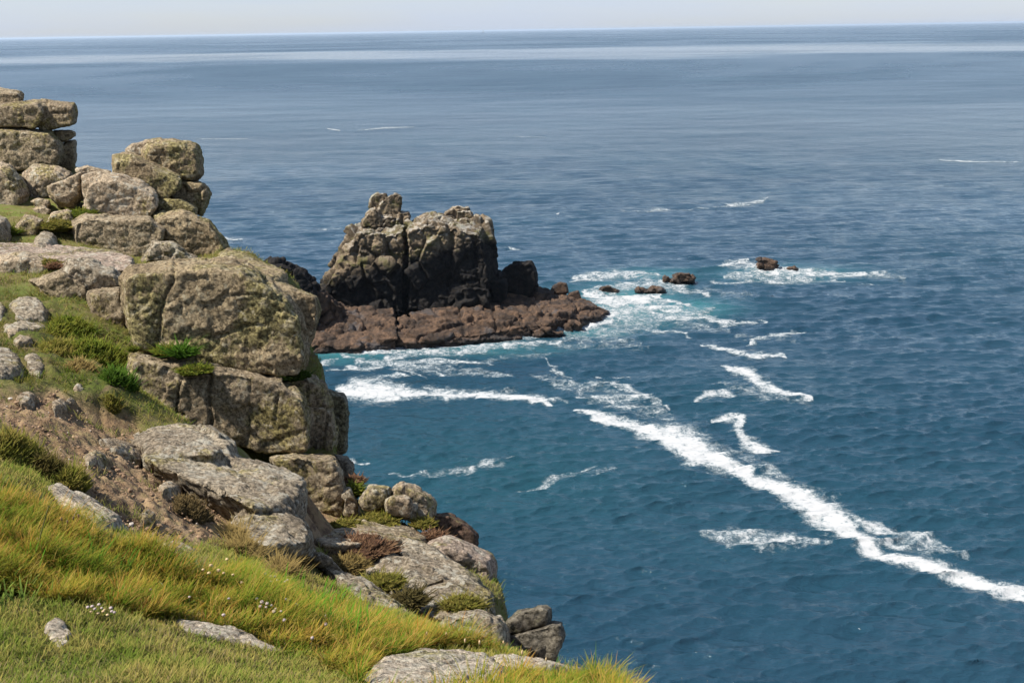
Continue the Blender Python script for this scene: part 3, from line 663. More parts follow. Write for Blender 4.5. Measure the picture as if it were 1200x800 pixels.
for lab, ol, h, vx in [
  ('mottled rock half sunk in moss near the left edge', [(10,360),(28,353),(48,357),(58,370),(54,380),(20,378)], .16, .025),
  ('flat pale stone stepping down beside the mottled mossy rock', [(4,383),(30,379),(56,382),(54,388),(24,391),(4,391)], .08, .025),
  ('small pale stone in brown turf at the left edge', [(-16,356),(0,358),(8,367),(4,378),(-16,378)], .14, .025),
  ('tiny rounded stone in turf above the red soil', [(8,388),(18,384),(25,389),(22,397),(10,397)], .08, .02),
  ('small stepped stone in the turf above the red soil', [(15,401),(26,396),(38,399),(38,406),(20,408)], .10, .02),
  ('rough grey outcrop at the left edge above the soil track', [(-22,418),(0,413),(14,416),(29,431),(28,441),(0,447),(-22,447)], .16, .022),
  ('small layered stone pile in the moss by the soil track', [(29,421),(42,418),(50,425),(54,435),(46,442),(33,438)], .10, .018),
  ('little pale upright stone at the head of the soil track', [(86,459),(91,452),(97,453),(99,462),(90,465)], .07, .018),
  ('little flat stone below the upright stone of the soil track', [(76,470),(83,465),(89,469),(84,475),(77,474)], .04, .018),
  ('small pale stone bedded in the soil below the mossy bank', [(60,474),(70,469),(80,473),(76,480),(64,481)], .06, .018),
  ('flat brown stone bedded in the middle of the bare track', [(98,536),(112,530),(126,536),(120,545),(104,545)], .06, .018),
  ('half buried stone beside the sod on the bare track', [(186,572),(200,566),(214,573),(206,581),(190,581)], .07, .018),
  ('small angular stone low on the bare soil by the grass', [(164,606),(174,601),(184,606),(178,613),(167,613)], .06, .018),
  ('small stone at the upper end of the bare track by the left edge', [(20,466),(32,461),(42,466),(36,474),(24,474)], .06, .018),
  ('low boulder bedded in grass at the left edge below the tilted boulder', [(-25,270),(-4,262),(14,268),(13,282),(-5,287),(-25,286)], .35, .03),
  ('low boulder in the grass between the squarish boulder and mossy crag', [(40,287),(52,276),(66,281),(70,291),(56,296),(42,295)], .2, .03),
  ('pale slab edge laid bare along the upper side of the soil', [(116,516),(134,515),(158,524),(176,537),(160,540),(136,528)], .06, .018),
  ('small pale stone at the foot of the bare soil', [(190,642),(204,638),(222,644),(236,650),(214,652)], .06, .018)]:
    y_grey = not any(w in lab for w in ('bedded in the', 'beside the sod', 'angular stone', 'upper end of the bare')) and 'pale upright' not in lab and 'little flat' not in lab and 'bare soil' not in lab and 'soil' not in lab.split()[-1:]
    B(lab, [MOUND(ol, h)], vx, 'grey' if y_grey else 'buff', rnd=.03, amp=.04, size=.4, fine=1.2)
#@@SEA
STREAKS = [  # px polylines with half-width (px), strength
 ([(673,480,3),(705,489,4),(741,498,5),(775,509,8),(806,520,15),(830,534,13),(853,546,8),(885,562,5.5),(912,571,7.5),(946,585,12),(972,603,12),(993,617,9.5),(1015,638,6.5),(1033,651,5.5),(1065,657,5.5),(1101,669,6.5),(1132,678,7.5),(1168,689,8),(1200,699,9),(1260,718,8)], 1.3),
 ([(975,600,3),(1010,609,3),(1042,620,4),(1075,632,4),(1098,641,2)], .86), ([(770,500,4),(800,508,5),(840,524,4),(850,535,3)], 1.0),
 ([(835,493,4),(868,488,5),(862,503,5),(872,518,7),(893,526,7),(914,529,3)], 1.15),
 ([(848,430,4),(872,437,6),(900,452,8),(922,461,6),(948,467,3)], 1.15),
 ([(812,470,6),(828,463,5),(850,461,3),(872,465,2)], 1.0),
 ([(392,462,5),(420,455,11),(450,460,9),(490,462,5),(540,463,5),(580,464,5),(612,468,5),(645,475,3)], 1.25),
 ([(410,448,3),(450,440,3),(480,441,3)], .95), ([(500,432,2),(520,440,2)], .8),
 ([(640,420,2),(645,432,3),(668,440,3)], .95),
 ([(676,468,4),(720,467,5),(755,462,5),(782,480,4)], 1.0), ([(690,449,3),(735,455,3),(765,462,3)], .95), ([(672,482,4),(712,492,5)], 1.05), ([(700,440,2),(740,444,2)], .8),
 ([(823,406,2.5),(845,408,3),(880,414,4),(922,417,2)], 1.1), ([(878,401,2),(905,394,3),(942,387,2)], 1.1), ([(760,389,2),(800,391,2),(812,395,2)], .95),
 ([(795,373,3),(840,376,3),(895,378,2)], 1.05),
 ([(543,556,2),(562,547,4),(575,541,3),(603,536,2)], .95), ([(560,540,2),(600,537,2)], .8), ([(455,558,2),(520,558,2)], .72), ([(408,541,4),(430,541,3)], .95),
 ([(610,575,2),(640,566,3),(660,556,2),(695,545,2)], .74), ([(690,560,3),(720,548,3)], .62),
 ([(826,622,2),(850,628,9),(890,630,10),(930,629,6),(962,630,2)], .98),
 ([(1000,610,5),(1040,622,7),(1090,632,7),(1110,640,4)], .80), ([(1010,632,8),(1060,640,6)], .8),
 # thin lacy remnants between the streaks
 ([(690,470,9),(740,475,12),(790,490,9)], .60), ([(700,455,8),(760,470,10)], .58), ([(640,405,8),(700,400,10),(760,405,8)], .50), ([(830,515,10),(900,550,10),(960,585,9)], .56), ([(1000,606,8),(1060,634,12),(1130,652,8)], .60),
 ([(840,450,8),(900,462,10),(950,470,6)], .52), ([(860,395,8),(930,400,8)], .5), ([(560,425,8),(640,415,10)], .52), ([(420,425,8),(500,430,9),(600,438,7)], .62), ([(690,378,9),(740,374,12),(800,368,9),(840,362,5)], .66), ([(660,398,7),(720,388,9),(770,382,7)], .60), ([(630,440,8),(680,455,10),(720,450,8)], .60), ([(500,455,8),(600,462,8),(660,470,6)], .62),
 ([(770,375,10),(850,388,9)], .56), ([(820,340,8),(880,345,8)], .5), ([(960,318,9),(1060,326,6)], .56), ([(640,565,8),(720,548,8)], .55), ([(480,560,6),(590,545,8)], .52), ([(820,625,8),(900,632,12),(975,634,5)], .66),
 # round the islet
 ([(360,412,7),(400,411,7),(440,410,6),(480,407,5),(520,402,6),(560,396,7),(610,395,6),(650,391,5),(690,380,5)], 1.0),
 ([(440,425,4),(480,412,4),(540,412,5),(600,407,4),(655,402,3)], .82), ([(370,428,5),(395,424,4)], .95), ([(380,435,3),(440,430,3),(520,422,3),(560,424,2)], .78), ([(400,420,4),(470,432,3),(500,445,2)], .74),
 ([(612,390,5),(650,386,6),(690,382,7),(720,375,6)], 1.15), ([(690,374,5),(720,369,5),(745,367,4)], 1.05), ([(680,345,5),(705,350,8),(745,352,6),(775,345,3)], 1.15), ([(690,362,4),(720,364,7),(770,358,5),(830,368,3)], 1.0), ([(715,345,9),(780,352,9)], .72),
 ([(668,330,3),(690,325,4),(720,322,5),(770,322,5)], 1.0), ([(700,338,6),(760,332,6),(800,338,5),(830,345,3)], .9), ([(780,350,6),(815,360,5)], .85), ([(760,365,8),(800,372,6),(850,372,3)], .78),
 ([(840,312,4),(870,308,5),(895,318,7),(930,318,6),(980,321,5),(1035,322,3)], 1.05), ([(850,322,5),(900,324,5),(960,326,4)], .9), ([(845,306,2),(880,305,2)], .9), ([(830,330,3),(900,329,3),(990,330,2)], .75),
 ([(1010,334,1.5),(1030,333,1.5)], .9),
 # whitecaps far out
 ([(384,151,1.4),(398,153,1.6)], 1.1), ([(420,153,1),(450,150,1.2),(485,149,1)], .95), ([(835,243,1),(865,240,2),(895,235,2.2),(900,231,1.5)], .95), ([(730,247,1.2),(770,246,1.5),(830,244,1)], .9),
 ([(262,280,3),(285,280,2)], 1.1), ([(370,269,1.2),(402,268,1.2)], .95), ([(575,290,1.5),(610,292,1.5)], .8), ([(1100,188,1),(1150,190,1),(1200,190,1)], .85), ([(230,163,.8),(290,163,.8)], .8), ([(600,160,.6),(640,161,.6)], .7),
]
GLOW = [(735,358,70,26,1.0), (800,362,60,14,.8), (760,322,60,8,.6), (400,416,70,10,.7), (530,408,130,10,.6), (690,388,50,8,.8), (925,320,90,10,.6), (650,345,30,10,.4)]
TEAL = [(560,560,260,90,.75), (840,470,250,50,.35), (1000,600,500,120,.30)]
cth = np.concatenate([np.radians(np.linspace(-75, -30, 60)[:-1]), np.radians(np.linspace(-30, 30, 760)), np.radians(np.linspace(30, 75, 60)[1:])])
rs = [40.0]
while rs[-1] < 60000:
    r = rs[-1]
    rs.append(r + min(max(.17, .6 * r * r / (HC * 1195)), .08 * r))
rs = np.array(rs)
sx = (rs[:, None] * np.sin(cth)[None]).ravel(); sy = (rs[:, None] * np.cos(cth)[None]).ravel()
dth = np.radians(60 / 760)
spac = np.maximum(np.gradient(rs), rs * dth)
sp = np.repeat(spac, len(cth)); 
wr = np.random.default_rng(21)
hz = np.zeros(len(sx)); hx = np.zeros(len(sx)); hy = np.zeros(len(sx))
NW = 96
for k in range(NW):
    lam = .62 * (10 / .62) ** (k / (NW - 1)) * (1 + .1 * wr.normal())
    dirn = R(-80) + wr.normal() * R(19)
    kx, ky = math.cos(dirn), math.sin(dirn)
    nmax = np.searchsorted(spac, lam / 2.2)      # the rows that can carry this wave
    n = nmax * len(cth)
    if n == 0: continue
    w = np.clip((lam / sp[:n] - 2.2) / 2, 0, 1)
    slope = 1.414 * .34 / math.sqrt(NW) * (1.3 if lam < 2.6 else .95 if lam < 4.5 else .45)
    a = slope * lam / (2 * math.pi)
    ph = (sx[:n] * kx + sy[:n] * ky) * (2 * math.pi / lam) + wr.random() * 6.283
    hz[:n] += w * a * np.cos(ph); q = w * a * np.sin(ph) * .8
    hx[:n] -= kx * q; hy[:n] -= ky * q
gust = 1 + .35 * np.clip(fbm(np.stack([sx, sy, 0 * sx], 1) / 38.0, 2, 77) * 1.6, -1, 1)
hz *= gust; hx *= gust; hy *= gust
hz = hz + .25 * np.maximum(hz, 0) ** 2
for (qx_, qy_, hh, rad) in [(604,393,1.0,2.0),(616,389,1.1,2.2),(634,388,.9,1.8),(652,386,1.2,2.2),(668,388,.8,1.6),(684,379,.7,1.8),(560,397,.8,1.8),(530,400,.7,1.6),(480,405,.6,1.6),(440,410,.6,1.8),(884,315,.9,2.2),(914,317,.8,2.4),(774,331,.7,2.0),(700,344,.7,2.0)]:
    q_ = S(qx_, qy_); near_ = np.nonzero((np.abs(sx - q_[0]) < 7) & (np.abs(sy - q_[1]) < 7))[0]
    pp_ = np.stack([sx[near_], sy[near_], 0 * near_], 1)
    hz[near_] += hh * np.exp(-((sx[near_] - q_[0]) ** 2 + (sy[near_] - q_[1]) ** 2) / rad ** 2) * np.clip(.6 + 1.4 * fbm(pp_ / .8, 3, 88, .6), 0, 2)
sco = np.stack([sx + hx, sy + hy, hz], 1)
# fall off inside the sea's own disc only; flat beyond
spx, spy = project(np.stack([sx, sy, np.zeros_like(sx)], 1))
act = np.nonzero((spx > -150) & (spx < 1350) & (spy > 140) & (spy < 900))[0]
ax, ay = spx[act], spy[act]
fo = np.zeros(len(act))
wpos = np.stack([sx[act], sy[act], np.zeros(len(act))], 1)
wx = gnoise(wpos / 6.0, 41) * 7 + gnoise(wpos / 1.8, 43) * 4; wy = gnoise(wpos / 6.0, 42) * 4 + gnoise(wpos / 1.8, 44) * 2.4
fade = sstep(150, 330, ay)
wx *= fade; wy *= fade
for pts, st in STREAKS:
    pts = [(*pts[0][:2], pts[0][2] * .45)] + list(pts[1:-1]) + [(*pts[-1][:2], pts[-1][2] * .45)]
    st = (st + .17 if st < .9 else st) * .94
    if st > 1.1: pts = [(q[0], q[1], q[2] * 1.22) for q in pts]
    xs = [q[0] for q in pts]; ys = [q[1] for q in pts]; mw = max(q[2] for q in pts) * 3 + 14
    m = np.nonzero((ax > min(xs) - mw) & (ax < max(xs) + mw) & (ay > min(ys) - mw) & (ay < max(ys) + mw))[0]
    if not len(m): continue
    # px distances across are counted more strongly than along the line of sight
    d, w = seg_dist(ax[m] + wx[m], ay[m] + wy[m], pts)
    v = st * sstep(2.3, .15, d / np.maximum(w, .5))
    fo[m] = np.maximum(fo[m], v)
foam = np.zeros(len(sx)); foam[act] = fo
glow = np.zeros(len(sx)); teal = np.zeros(len(sx))
for arr, lst in ((glow, GLOW), (teal, TEAL)):
    for (gx, gy, ga, gb, gs) in lst:
        e = ((ax - gx) / ga) ** 2 + ((ay - gy) / gb) ** 2
        arr[act] = np.maximum(arr[act], gs * np.exp(-e * 1.2))
sf = grid_faces(len(rs), len(cth))[:, ::-1]
def water_mat():
    s = NT('sea_water'); p = s.pos()
    nb = s.noise(p, .012, 4, .6); slick = s.noise(p, .0011, 6, .62, .6)
    sy_ = s.n('ShaderNodeSeparateXYZ'); s.link(p, sy_.inputs[0])
    yy = s.math('ADD', sy_.outputs['Y'], s.math('MULTIPLY', s.math('SUBTRACT', s.noise(p, .00035, 5, .65), .5), 3000))
    calm = s.math('MULTIPLY', s.ramp(yy, 2000, 2500), s.ramp(yy, 3700, 3000))
    slick = s.math('SUBTRACT', slick, s.math('MULTIPLY', calm, .06))
    c = s.mix(s.ramp(nb, .35, .68), (.009, .033, .056), (.013, .042, .066))
    c = s.mix(s.attr('teal'), c, (.010, .048, .064))
    c = s.mix(s.attr('glow'), c, (.035, .14, .15))
    mp = s.n('ShaderNodeMapping'); mp.inputs['Scale'].default_value = (.5, 1, 1); mp.inputs['Rotation'].default_value = (0, 0, R(10)); s.link(p, mp.inputs[0]); p = mp.outputs[0]
    b1 = s.noise(p, 1.5, 5, .62); b2 = s.noise(p, .34, 5, .62); b3 = s.noise(p, 5.0, 2, .5)
    h = s.math('ADD', s.math('MULTIPLY', b1, .42), s.math('MULTIPLY', b2, .55))
    h = s.math('ADD', h, s.math('MULTIPLY', b3, .06))
    h = s.math('ADD', h, s.math('MULTIPLY', s.noise(p, .085, 4, .6), 2.6)); h = s.math('ADD', h, s.math('MULTIPLY', s.noise(p, .021, 3, .55), 7.0))
    bn = s.n('ShaderNodeBump'); bn.inputs['Distance'].default_value = 1.0
    s.link(h, bn.inputs['Height']); s.link(s.ramp(slick, .38, .62, .42, 1.0), bn.inputs['Strength'])
    rgh = s.math('SUBTRACT', s.math('ADD', s.ramp(sy_.outputs['Y'], 150, 1300, .08, .27), s.ramp(slick, .40, .62, -.03, .05)), s.math('MULTIPLY', calm, .20))
    o = s.bsdf(c, rgh, bn.outputs[0], .5, IOR=1.333)
    return s.m
sea = mesh_np('sea', sco, sf, water_mat())
fattr(sea, 'teal', teal); fattr(sea, 'glow', glow)
tag(sea, 'blue green sea reaching to the horizon', 'sea', kind='structure')
def foam_mat():
    s = NT('sea_foam'); p = s.pos()
    a = s.attr('foam')
    n1 = s.noise(p, .55, 8, .68, .6); n2 = s.noise(p, 2.2, 6, .7)
    n3 = s.noise(p, 7, 4, .7)
    n = s.math('ADD', s.math('ADD', s.math('MULTIPLY', n1, .45), s.math('MULTIPLY', n2, .35)), s.math('MULTIPLY', n3, .2))
    v = s.math('ADD', a, s.math('MULTIPLY', s.math('SUBTRACT', n, .5), 3.6))
    fac = s.math('MULTIPLY', s.ramp(v, .44, 1.22), .97)
    d = s.n('ShaderNodeBsdfPrincipled'); d.inputs['Roughness'].default_value = .9; d.inputs['Specular IOR Level'].default_value = .1
    s.link(s.mix(s.ramp(v, .7, 1.2), (.24, .295, .32), (.40, .405, .405)), d.inputs['Base Color'])
    s.link(s.bump(n, .4, .3), d.inputs['Normal'])
    t = s.n('ShaderNodeBsdfTransparent'); mx = s.n('ShaderNodeMixShader')
    s.link(fac, mx.inputs[0]); s.link(t.outputs[0], mx.inputs[1]); s.link(d.outputs[0], mx.inputs[2]); s.link(mx.outputs[0], s.out.inputs['Surface'])
    return s.m
keep = foam[sf].max(1) > .04
ff = sf[keep]; used, inv = np.unique(ff, return_inverse=True)
fco = sco[used].copy(); fco[:, 2] += .03
fm = mesh_np('sea_foam', fco, inv.reshape(-1, 4), foam_mat())
fattr(fm, 'foam', foam[used])
tag(fm, 'white foam streaks drifting on the sea and surf round the islet', 'foam', kind='stuff')
print('sea', round(time.time() - T0, 1), len(sco), len(fco))
#@@PLANTS
def blades(base, length, width, head, lean, curl, col_a, col_b, up=None):
    """one mesh worth of grass blades: base Nx3, all else per blade; returns co, quads, tris, colours"""
    n = len(base)
    up = np.tile([0, 0, 1.0], (n, 1)) if up is None else up
    h = np.stack([np.cos(head), np.sin(head), np.zeros(n)], 1)
    side = np.cross(h, up); side /= np.linalg.norm(side, axis=1)[:, None] + 1e-9
    co = np.empty((n, 7, 3)); cl = np.empty((n, 7, 3))
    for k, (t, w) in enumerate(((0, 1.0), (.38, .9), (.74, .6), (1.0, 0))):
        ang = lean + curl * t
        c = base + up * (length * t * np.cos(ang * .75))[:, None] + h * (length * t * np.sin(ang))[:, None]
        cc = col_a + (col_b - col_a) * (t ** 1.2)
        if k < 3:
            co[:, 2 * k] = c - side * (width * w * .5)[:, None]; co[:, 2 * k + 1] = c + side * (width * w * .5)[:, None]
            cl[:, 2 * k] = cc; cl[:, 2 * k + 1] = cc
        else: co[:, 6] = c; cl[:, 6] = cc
    o = (np.arange(n) * 7)[:, None]
    q = np.concatenate([o + np.array([0, 1, 3, 2]), o + np.array([2, 3, 5, 4])]); t = o + np.array([4, 5, 6])
    return co.reshape(-1, 3), q, t, cl.reshape(-1, 3)
def leaf_mat(name, trans=.35, rough=.6):
    s = NT(name)
    c = s.attr('tint', 'Color')
    o = s.n('ShaderNodeBsdfPrincipled'); s.link(c, o.inputs['Base Color']); o.inputs['Roughness'].default_value = rough; o.inputs['Specular IOR Level'].default_value = .08
    t = s.n('ShaderNodeBsdfTranslucent'); s.link(c, t.inputs['Color'])
    m = s.n('ShaderNodeMixShader'); m.inputs[0].default_value = trans
    s.link(o.outputs[0], m.inputs[1]); s.link(t.outputs[0], m.inputs[2]); s.link(m.outputs[0], s.out.inputs['Surface'])
    return s.m
LEAF = leaf_mat('leaf_blades', .42, .85)
def lerp3(a, b, t): return np.array(a)[None] * (1 - t[:, None]) + np.array(b)[None] * t[:, None]
def scatter(n, xr, yr):
    x = RNG.uniform(*xr, n); y = yr[0] * (yr[1] / yr[0]) ** RNG.random(n)
    z = terr(x, y); p = np.stack([x, y, z], 1)
    px, py = project(p)
    m = (px > -480) & ((px > -70) | (RNG.random(n) < .55)) & (px < 1000) & (py > 250) & (py < 900) & (edge_side(x, y) < .12)
    p, px, py = p[m], px[m], py[m]
    # never on a rock: rocks near the grass mask their own ground
    return p, px, py
ROCKMASK = [[(424,790),(447,775),(497,767),(547,767),(578,772),(600,786),(595,830),(420,830)], [(203,726),(222,729),(262,736),(300,748),(336,766),(300,760),(262,752),(215,740)],
            [(50,743),(58,733),(80,733),(86,744),(76,754),(58,754)], [(52,572),(66,568),(86,588),(112,600),(140,608),(152,622),(120,622),(80,606)], [(574,772),(627,770),(690,785),(698,795),(650,798),(600,798)]]
ROCKMASK = ROCKMASK + [[(150,516),(177,502),(215,496),(249,501),(279,520),(316,548),(356,561),(354,600),(318,593),(300,590),(240,568),(190,532)], [(272,612),(304,593),(333,592),(360,612),(368,630),(300,634)]]
def offrock(px, py):
    m = np.ones(len(px), bool)
    for r_ in ROCKMASK: m &= ~inpoly(px, py, r_)
    return m
# ---- long windblown grass
p, px, py = scatter(860000, (-9, 1.6), (4.6, 14.5))
wv = np.stack([gnoise(p / .4, 31), gnoise(p / .4, 32)], 1) * 12
m = inpoly(px + wv[:, 0], py + wv[:, 1], LONG) & offrock(px, py)
p, px, py = p[m], px[m], py[m]
n = len(p)
tus = fbm(p / .55, 2, 35); big = gnoise(p / 1.4, 36)
keepm = RNG.random(n) < np.clip(.75 + tus, .25, 1); p, tus, big, px, py = p[keepm], tus[keepm], big[keepm], px[keepm], py[keepm]; n = len(p)
clump = gnoise(p / .18, 37)
L = (.13 + .10 * RNG.random(n)) * np.clip(1 + .75 * tus + .35 * big, .45, 1.7) * (1 + .25 * clump)
near = sstep(700, 790, py) * sstep(330, 420, px)
hd = -.15 + 1.5 * RNG.normal(size=n) + 1.1 * gnoise(p / .5, 38)
u = np.clip(.42 + 1.0 * fbm(p / .45, 3, 39, .6) + .30 * RNG.normal(size=n), 0, 1)
L = L * np.clip(1 + 1.1 * fbm(p / .28, 2, 57), .35, 1.5)
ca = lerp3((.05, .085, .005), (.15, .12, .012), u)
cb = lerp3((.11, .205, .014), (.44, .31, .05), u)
dry = RNG.random(n) < np.clip(.27 + .5 * fbm(p / .6, 3, 40), .04, .75)
cb[dry] = lerp3((.54, .38, .12), (.46, .19, .035), RNG.random(dry.sum()))
lush = sstep(.15, .5, gnoise(p / .6, 44)) * (RNG.random(n) < .8)
cb = cb * (1 - .45 * lush[:, None]) + np.array([.10, .23, .016]) * (.45 * lush[:, None])
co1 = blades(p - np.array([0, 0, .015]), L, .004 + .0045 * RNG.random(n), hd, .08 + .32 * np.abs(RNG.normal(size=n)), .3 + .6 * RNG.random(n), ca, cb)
print('long grass', n)
g = mesh_np('long_grass', co1[0], [co1[1], co1[2]], LEAF); cattr(g, 'tint', co1[3])
tag(g, 'long windblown green and straw coloured grass covering the slope', 'grass', kind='stuff')
# ---- short turf, everywhere else on the headland but the bare soil
p, px, py = scatter(560000, (-10.5, 1.4), (4.6, 12))
pB, pxB, pyB = scatter(480000, (-26, 0), (12, 43))
p, px, py = np.concatenate([p, pB]), np.concatenate([px, pxB]), np.concatenate([py, pyB])
wv = np.stack([gnoise(p / .4, 31), gnoise(p / .4, 32)], 1) * 12
insoil = inpoly(px + wv[:, 0], py + wv[:, 1], SOIL) & (p[:, 1] > 9.5); inlong = inpoly(px, py, LONG); inmoss = inpoly(px + wv[:, 0], py + wv[:, 1], MOSS) & (p[:, 1] > 14)
pat = fbm(p / .6, 3, 46)
keepm = offrock(px, py) & (~inlong | (RNG.random(len(p)) < .3)) & ~(inpoly(px, py, SOIL2) & (p[:, 1] > 14)) & (~insoil | ((pat > .26) & (RNG.random(len(p)) < .3))) & (RNG.random(len(p)) < np.where(p[:, 1] < 10, 1, np.clip(.62 + 1.3 * pat, .08, 1)))
p, pat, insoil, inmoss, px, py = [a[keepm] for a in (p, pat, insoil, inmoss, px, py)]
n = len(p); far = np.clip(p[:, 1] / 8, 1, 3)
L = (.03 + .05 * RNG.random(n) ** 2) * (1 + .7 * pat) * far ** .6
L *= np.where(inmoss, 1.15, 1.0)
u = np.clip(.42 + 1.0 * fbm(p / .35, 3, 47) + .3 * RNG.normal(size=n), 0, 1)
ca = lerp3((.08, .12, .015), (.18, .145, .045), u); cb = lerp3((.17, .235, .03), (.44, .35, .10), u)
br = RNG.random(n) < np.clip(.20 + .25 * sstep(18, 26, p[:, 1]) + .5 * fbm(p / .9, 2, 48), .02, .7) + insoil * .5
cb[br] = lerp3((.22, .15, .07), (.34, .26, .14), RNG.random(br.sum()))
mm = inmoss & ~br; cb[mm] = lerp3((.10, .15, .015), (.22, .17, .03), u[mm]); ca[inmoss] *= .8
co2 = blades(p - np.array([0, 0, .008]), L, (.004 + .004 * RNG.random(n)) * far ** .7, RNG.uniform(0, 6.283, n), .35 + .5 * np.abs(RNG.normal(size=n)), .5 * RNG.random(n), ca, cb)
print('turf', n)
g = mesh_np('short_turf', co2[0], [co2[1], co2[2]], LEAF); cattr(g, 'tint', co2[3])
tag(g, 'short green and brown turf between the rocks and along the bottom edge', 'turf', kind='stuff')
# ---- clods and chips of stone on the bare soil
p, px, py = scatter(60000, (-9, -1), (9.5, 19))
m = inpoly(px + 8 * gnoise(p / .3, 51), py + 8 * gnoise(p / .3, 52), SOIL) & offrock(px, py); p = p[m][:1300]
n = len(p); _bm = bmesh.new(); bmesh.ops.create_icosphere(_bm, subdivisions=1, radius=1); iv = np.array([q.co[:] for q in _bm.verts]); if_ = np.array([[q.index for q in f.verts] for f in _bm.faces]); _bm.free()
gi = RNG.random(n); r_ = .006 + .03 * RNG.random(n) ** 8 + .012 * RNG.random(n) ** 3
k_ = len(iv); sh_ = iv[None] * (r_[:, None, None] * (.6 + .8 * RNG.random((n, 1, 3)))) * (.75 + .5 * RNG.random((n, k_, 1))) * np.array([1, 1, .7]); pz = p.copy(); pz[:, 2] += -.02
cl_ = lerp3((.15, .095, .058), (.28, .19, .12), gi); st_ = RNG.random(n) < .035; cl_[st_] = lerp3((.34, .29, .24), (.50, .44, .37), gi[st_])
o = mesh_np('soil_clods', (pz[:, None] + sh_).reshape(-1, 3), (if_[None] + (np.arange(n) * k_)[:, None, None]).reshape(-1, 3), None, smooth=False)
s_ = NT('clod'); s_.bsdf(s_.attr('tint', 'Color'), .95, None, .1); o.data.materials.append(s_.m); cattr(o, 'tint', np.repeat(cl_, k_, 0))
tag(o, 'crumbs of red brown soil and small stone chips on the bare track', 'soil crumbs', kind='stuff')
# ---- cushions, tussocks and shrubs: each one a plant of its own
def cushion(name, label, cat, px_, py_, rx, ry, h, ca, cb, n=1500, L=(.03, .06), w=.012, d=None, core=None, flop=.35, lump=.25, group=None, seed=0):
    """a mound rx by ry px wide, h metres high, of short leaves over a lumpy dark core"""
    D = G(px_, py_) if d is None else d
    if name == 'shrub' or 'moss bank' in label: rx, ry, h, n = rx * 1.12, ry * 1.1, h * .7, int(n * 1.3)
    c = P(px_, py_, D); s = D / FPX
    ax, ay = rx * s, ry * s
    rg = np.random.default_rng(900 + seed + int(px_ * 7 + py_))
    v = rg.normal(size=(n, 3)); v /= np.linalg.norm(v, axis=1)[:, None]; v[:, 2] = np.abs(v[:, 2]) - .25
    bmc = bmesh.new(); bmesh.ops.create_icosphere(bmc, subdivisions=4, radius=1)
    cv = np.array([q.co[:] for q in bmc.verts]); cf = np.array([[q.index for q in f.verts] for f in bmc.faces]); bmc.free()
    ondirt = d is None
    if ondirt: h *= .62
    if ondirt: ry_m = min(abs(G(px_, py_ - ry) - G(px_, py_ + ry)) / 2, 2.2 * ax)
    sc3 = np.array([ax * 1.12, ax * .9, h * .6]); c = c - np.array([0, 0, h * .12])
    def shape(q): return c + q * sc3 * (1 + (lump + .5) * fbm(q * 2.1 + px_, 4, 12, .6))[:, None]
    lv = shape(v); cvv = shape(cv * .97)
    if ondirt:                                   # a low ragged mat that follows the slope it grows on
        rho = np.sqrt(rg.random(n)); an = rg.uniform(0, 6.283, n)
        def mat_pts(r0, a0):
            w_ = np.stack([np.cos(a0) * 1.3 + px_, np.sin(a0) * 1.3, 0 * a0], 1)
            r1 = r0 * (1 + .55 * fbm(w_, 2, 14))
            x_ = c[0] + ax * r1 * np.cos(a0); y_ = c[1] + ry_m * r1 * np.sin(a0)
            q_ = np.stack([x_, y_, 0 * x_], 1)
            z_ = terr(x_, y_) + h * np.clip(1 - r0 ** 2, 0, 1) * (.3 + 1.6 * np.clip(fbm(q_ / (.38 * ax), 3, 15, .6) + .3, 0, 1.2)) - .03 * r0 ** 4
            return np.stack([x_, y_, z_], 1)
        lv = mat_pts(rho, an)
        ra = np.concatenate([[0], np.repeat(np.linspace(.12, 1.02, 12), 40)]); aa = np.concatenate([[0], np.tile(np.linspace(0, 6.283, 40, endpoint=False), 12)])
        cvv = mat_pts(ra, aa)
        cf = np.array([[0, 1 + k, 1 + (k + 1) % 40] for k in range(40)] + [t for i in range(11) for k in range(40) for t in ([1 + i * 40 + k, 41 + i * 40 + k, 41 + i * 40 + (k + 1) % 40], [1 + i * 40 + k, 41 + i * 40 + (k + 1) % 40, 1 + i * 40 + (k + 1) % 40])])
        v = np.stack([.5 * rho * np.cos(an), .5 * rho * np.sin(an), .9 + 0 * an], 1)
    nr = v / (np.ones(3) if ondirt else sc3); nr /= np.linalg.norm(nr, axis=1)[:, None]; nr[:, 2] = np.abs(nr[:, 2]) * .7 + .35; nr /= np.linalg.norm(nr, axis=1)[:, None]
    u = np.clip(.5 + .8 * fbm(v * 2.2 + py_, 2, 13) + .25 * rg.normal(size=n), 0, 1)
    a_, b_ = lerp3(ca[0], ca[1], u), lerp3(cb[0], cb[1], u)
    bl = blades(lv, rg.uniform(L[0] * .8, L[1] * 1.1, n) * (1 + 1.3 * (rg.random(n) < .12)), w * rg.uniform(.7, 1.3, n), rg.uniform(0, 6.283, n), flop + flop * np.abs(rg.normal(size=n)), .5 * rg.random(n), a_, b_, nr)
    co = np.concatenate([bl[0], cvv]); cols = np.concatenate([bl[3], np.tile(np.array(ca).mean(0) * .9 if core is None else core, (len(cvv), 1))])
    o = mesh_np(name, co, [bl[1], np.concatenate([bl[2], cf + len(bl[0])])], LEAF, origin=c)
    cattr(o, 'tint', cols)
    tag(o, label, cat, group)
    return o
GRN = (((.05, .085, .010), (.09, .095, .015)), ((.13, .19, .02), (.27, .25, .04)))
BRN = (((.10, .075, .03), (.14, .10, .035)), ((.27, .19, .06), (.40, .29, .11)))
OLV = (((.08, .085, .015), (.11, .09, .02)), ((.20, .21, .03), (.34, .26, .07)))
RED = (((.09, .05, .03), (.11, .06, .035)), ((.24, .12, .07), (.30, .19, .10)))
CUS = 'cushion plants and tussocks among the rocks'
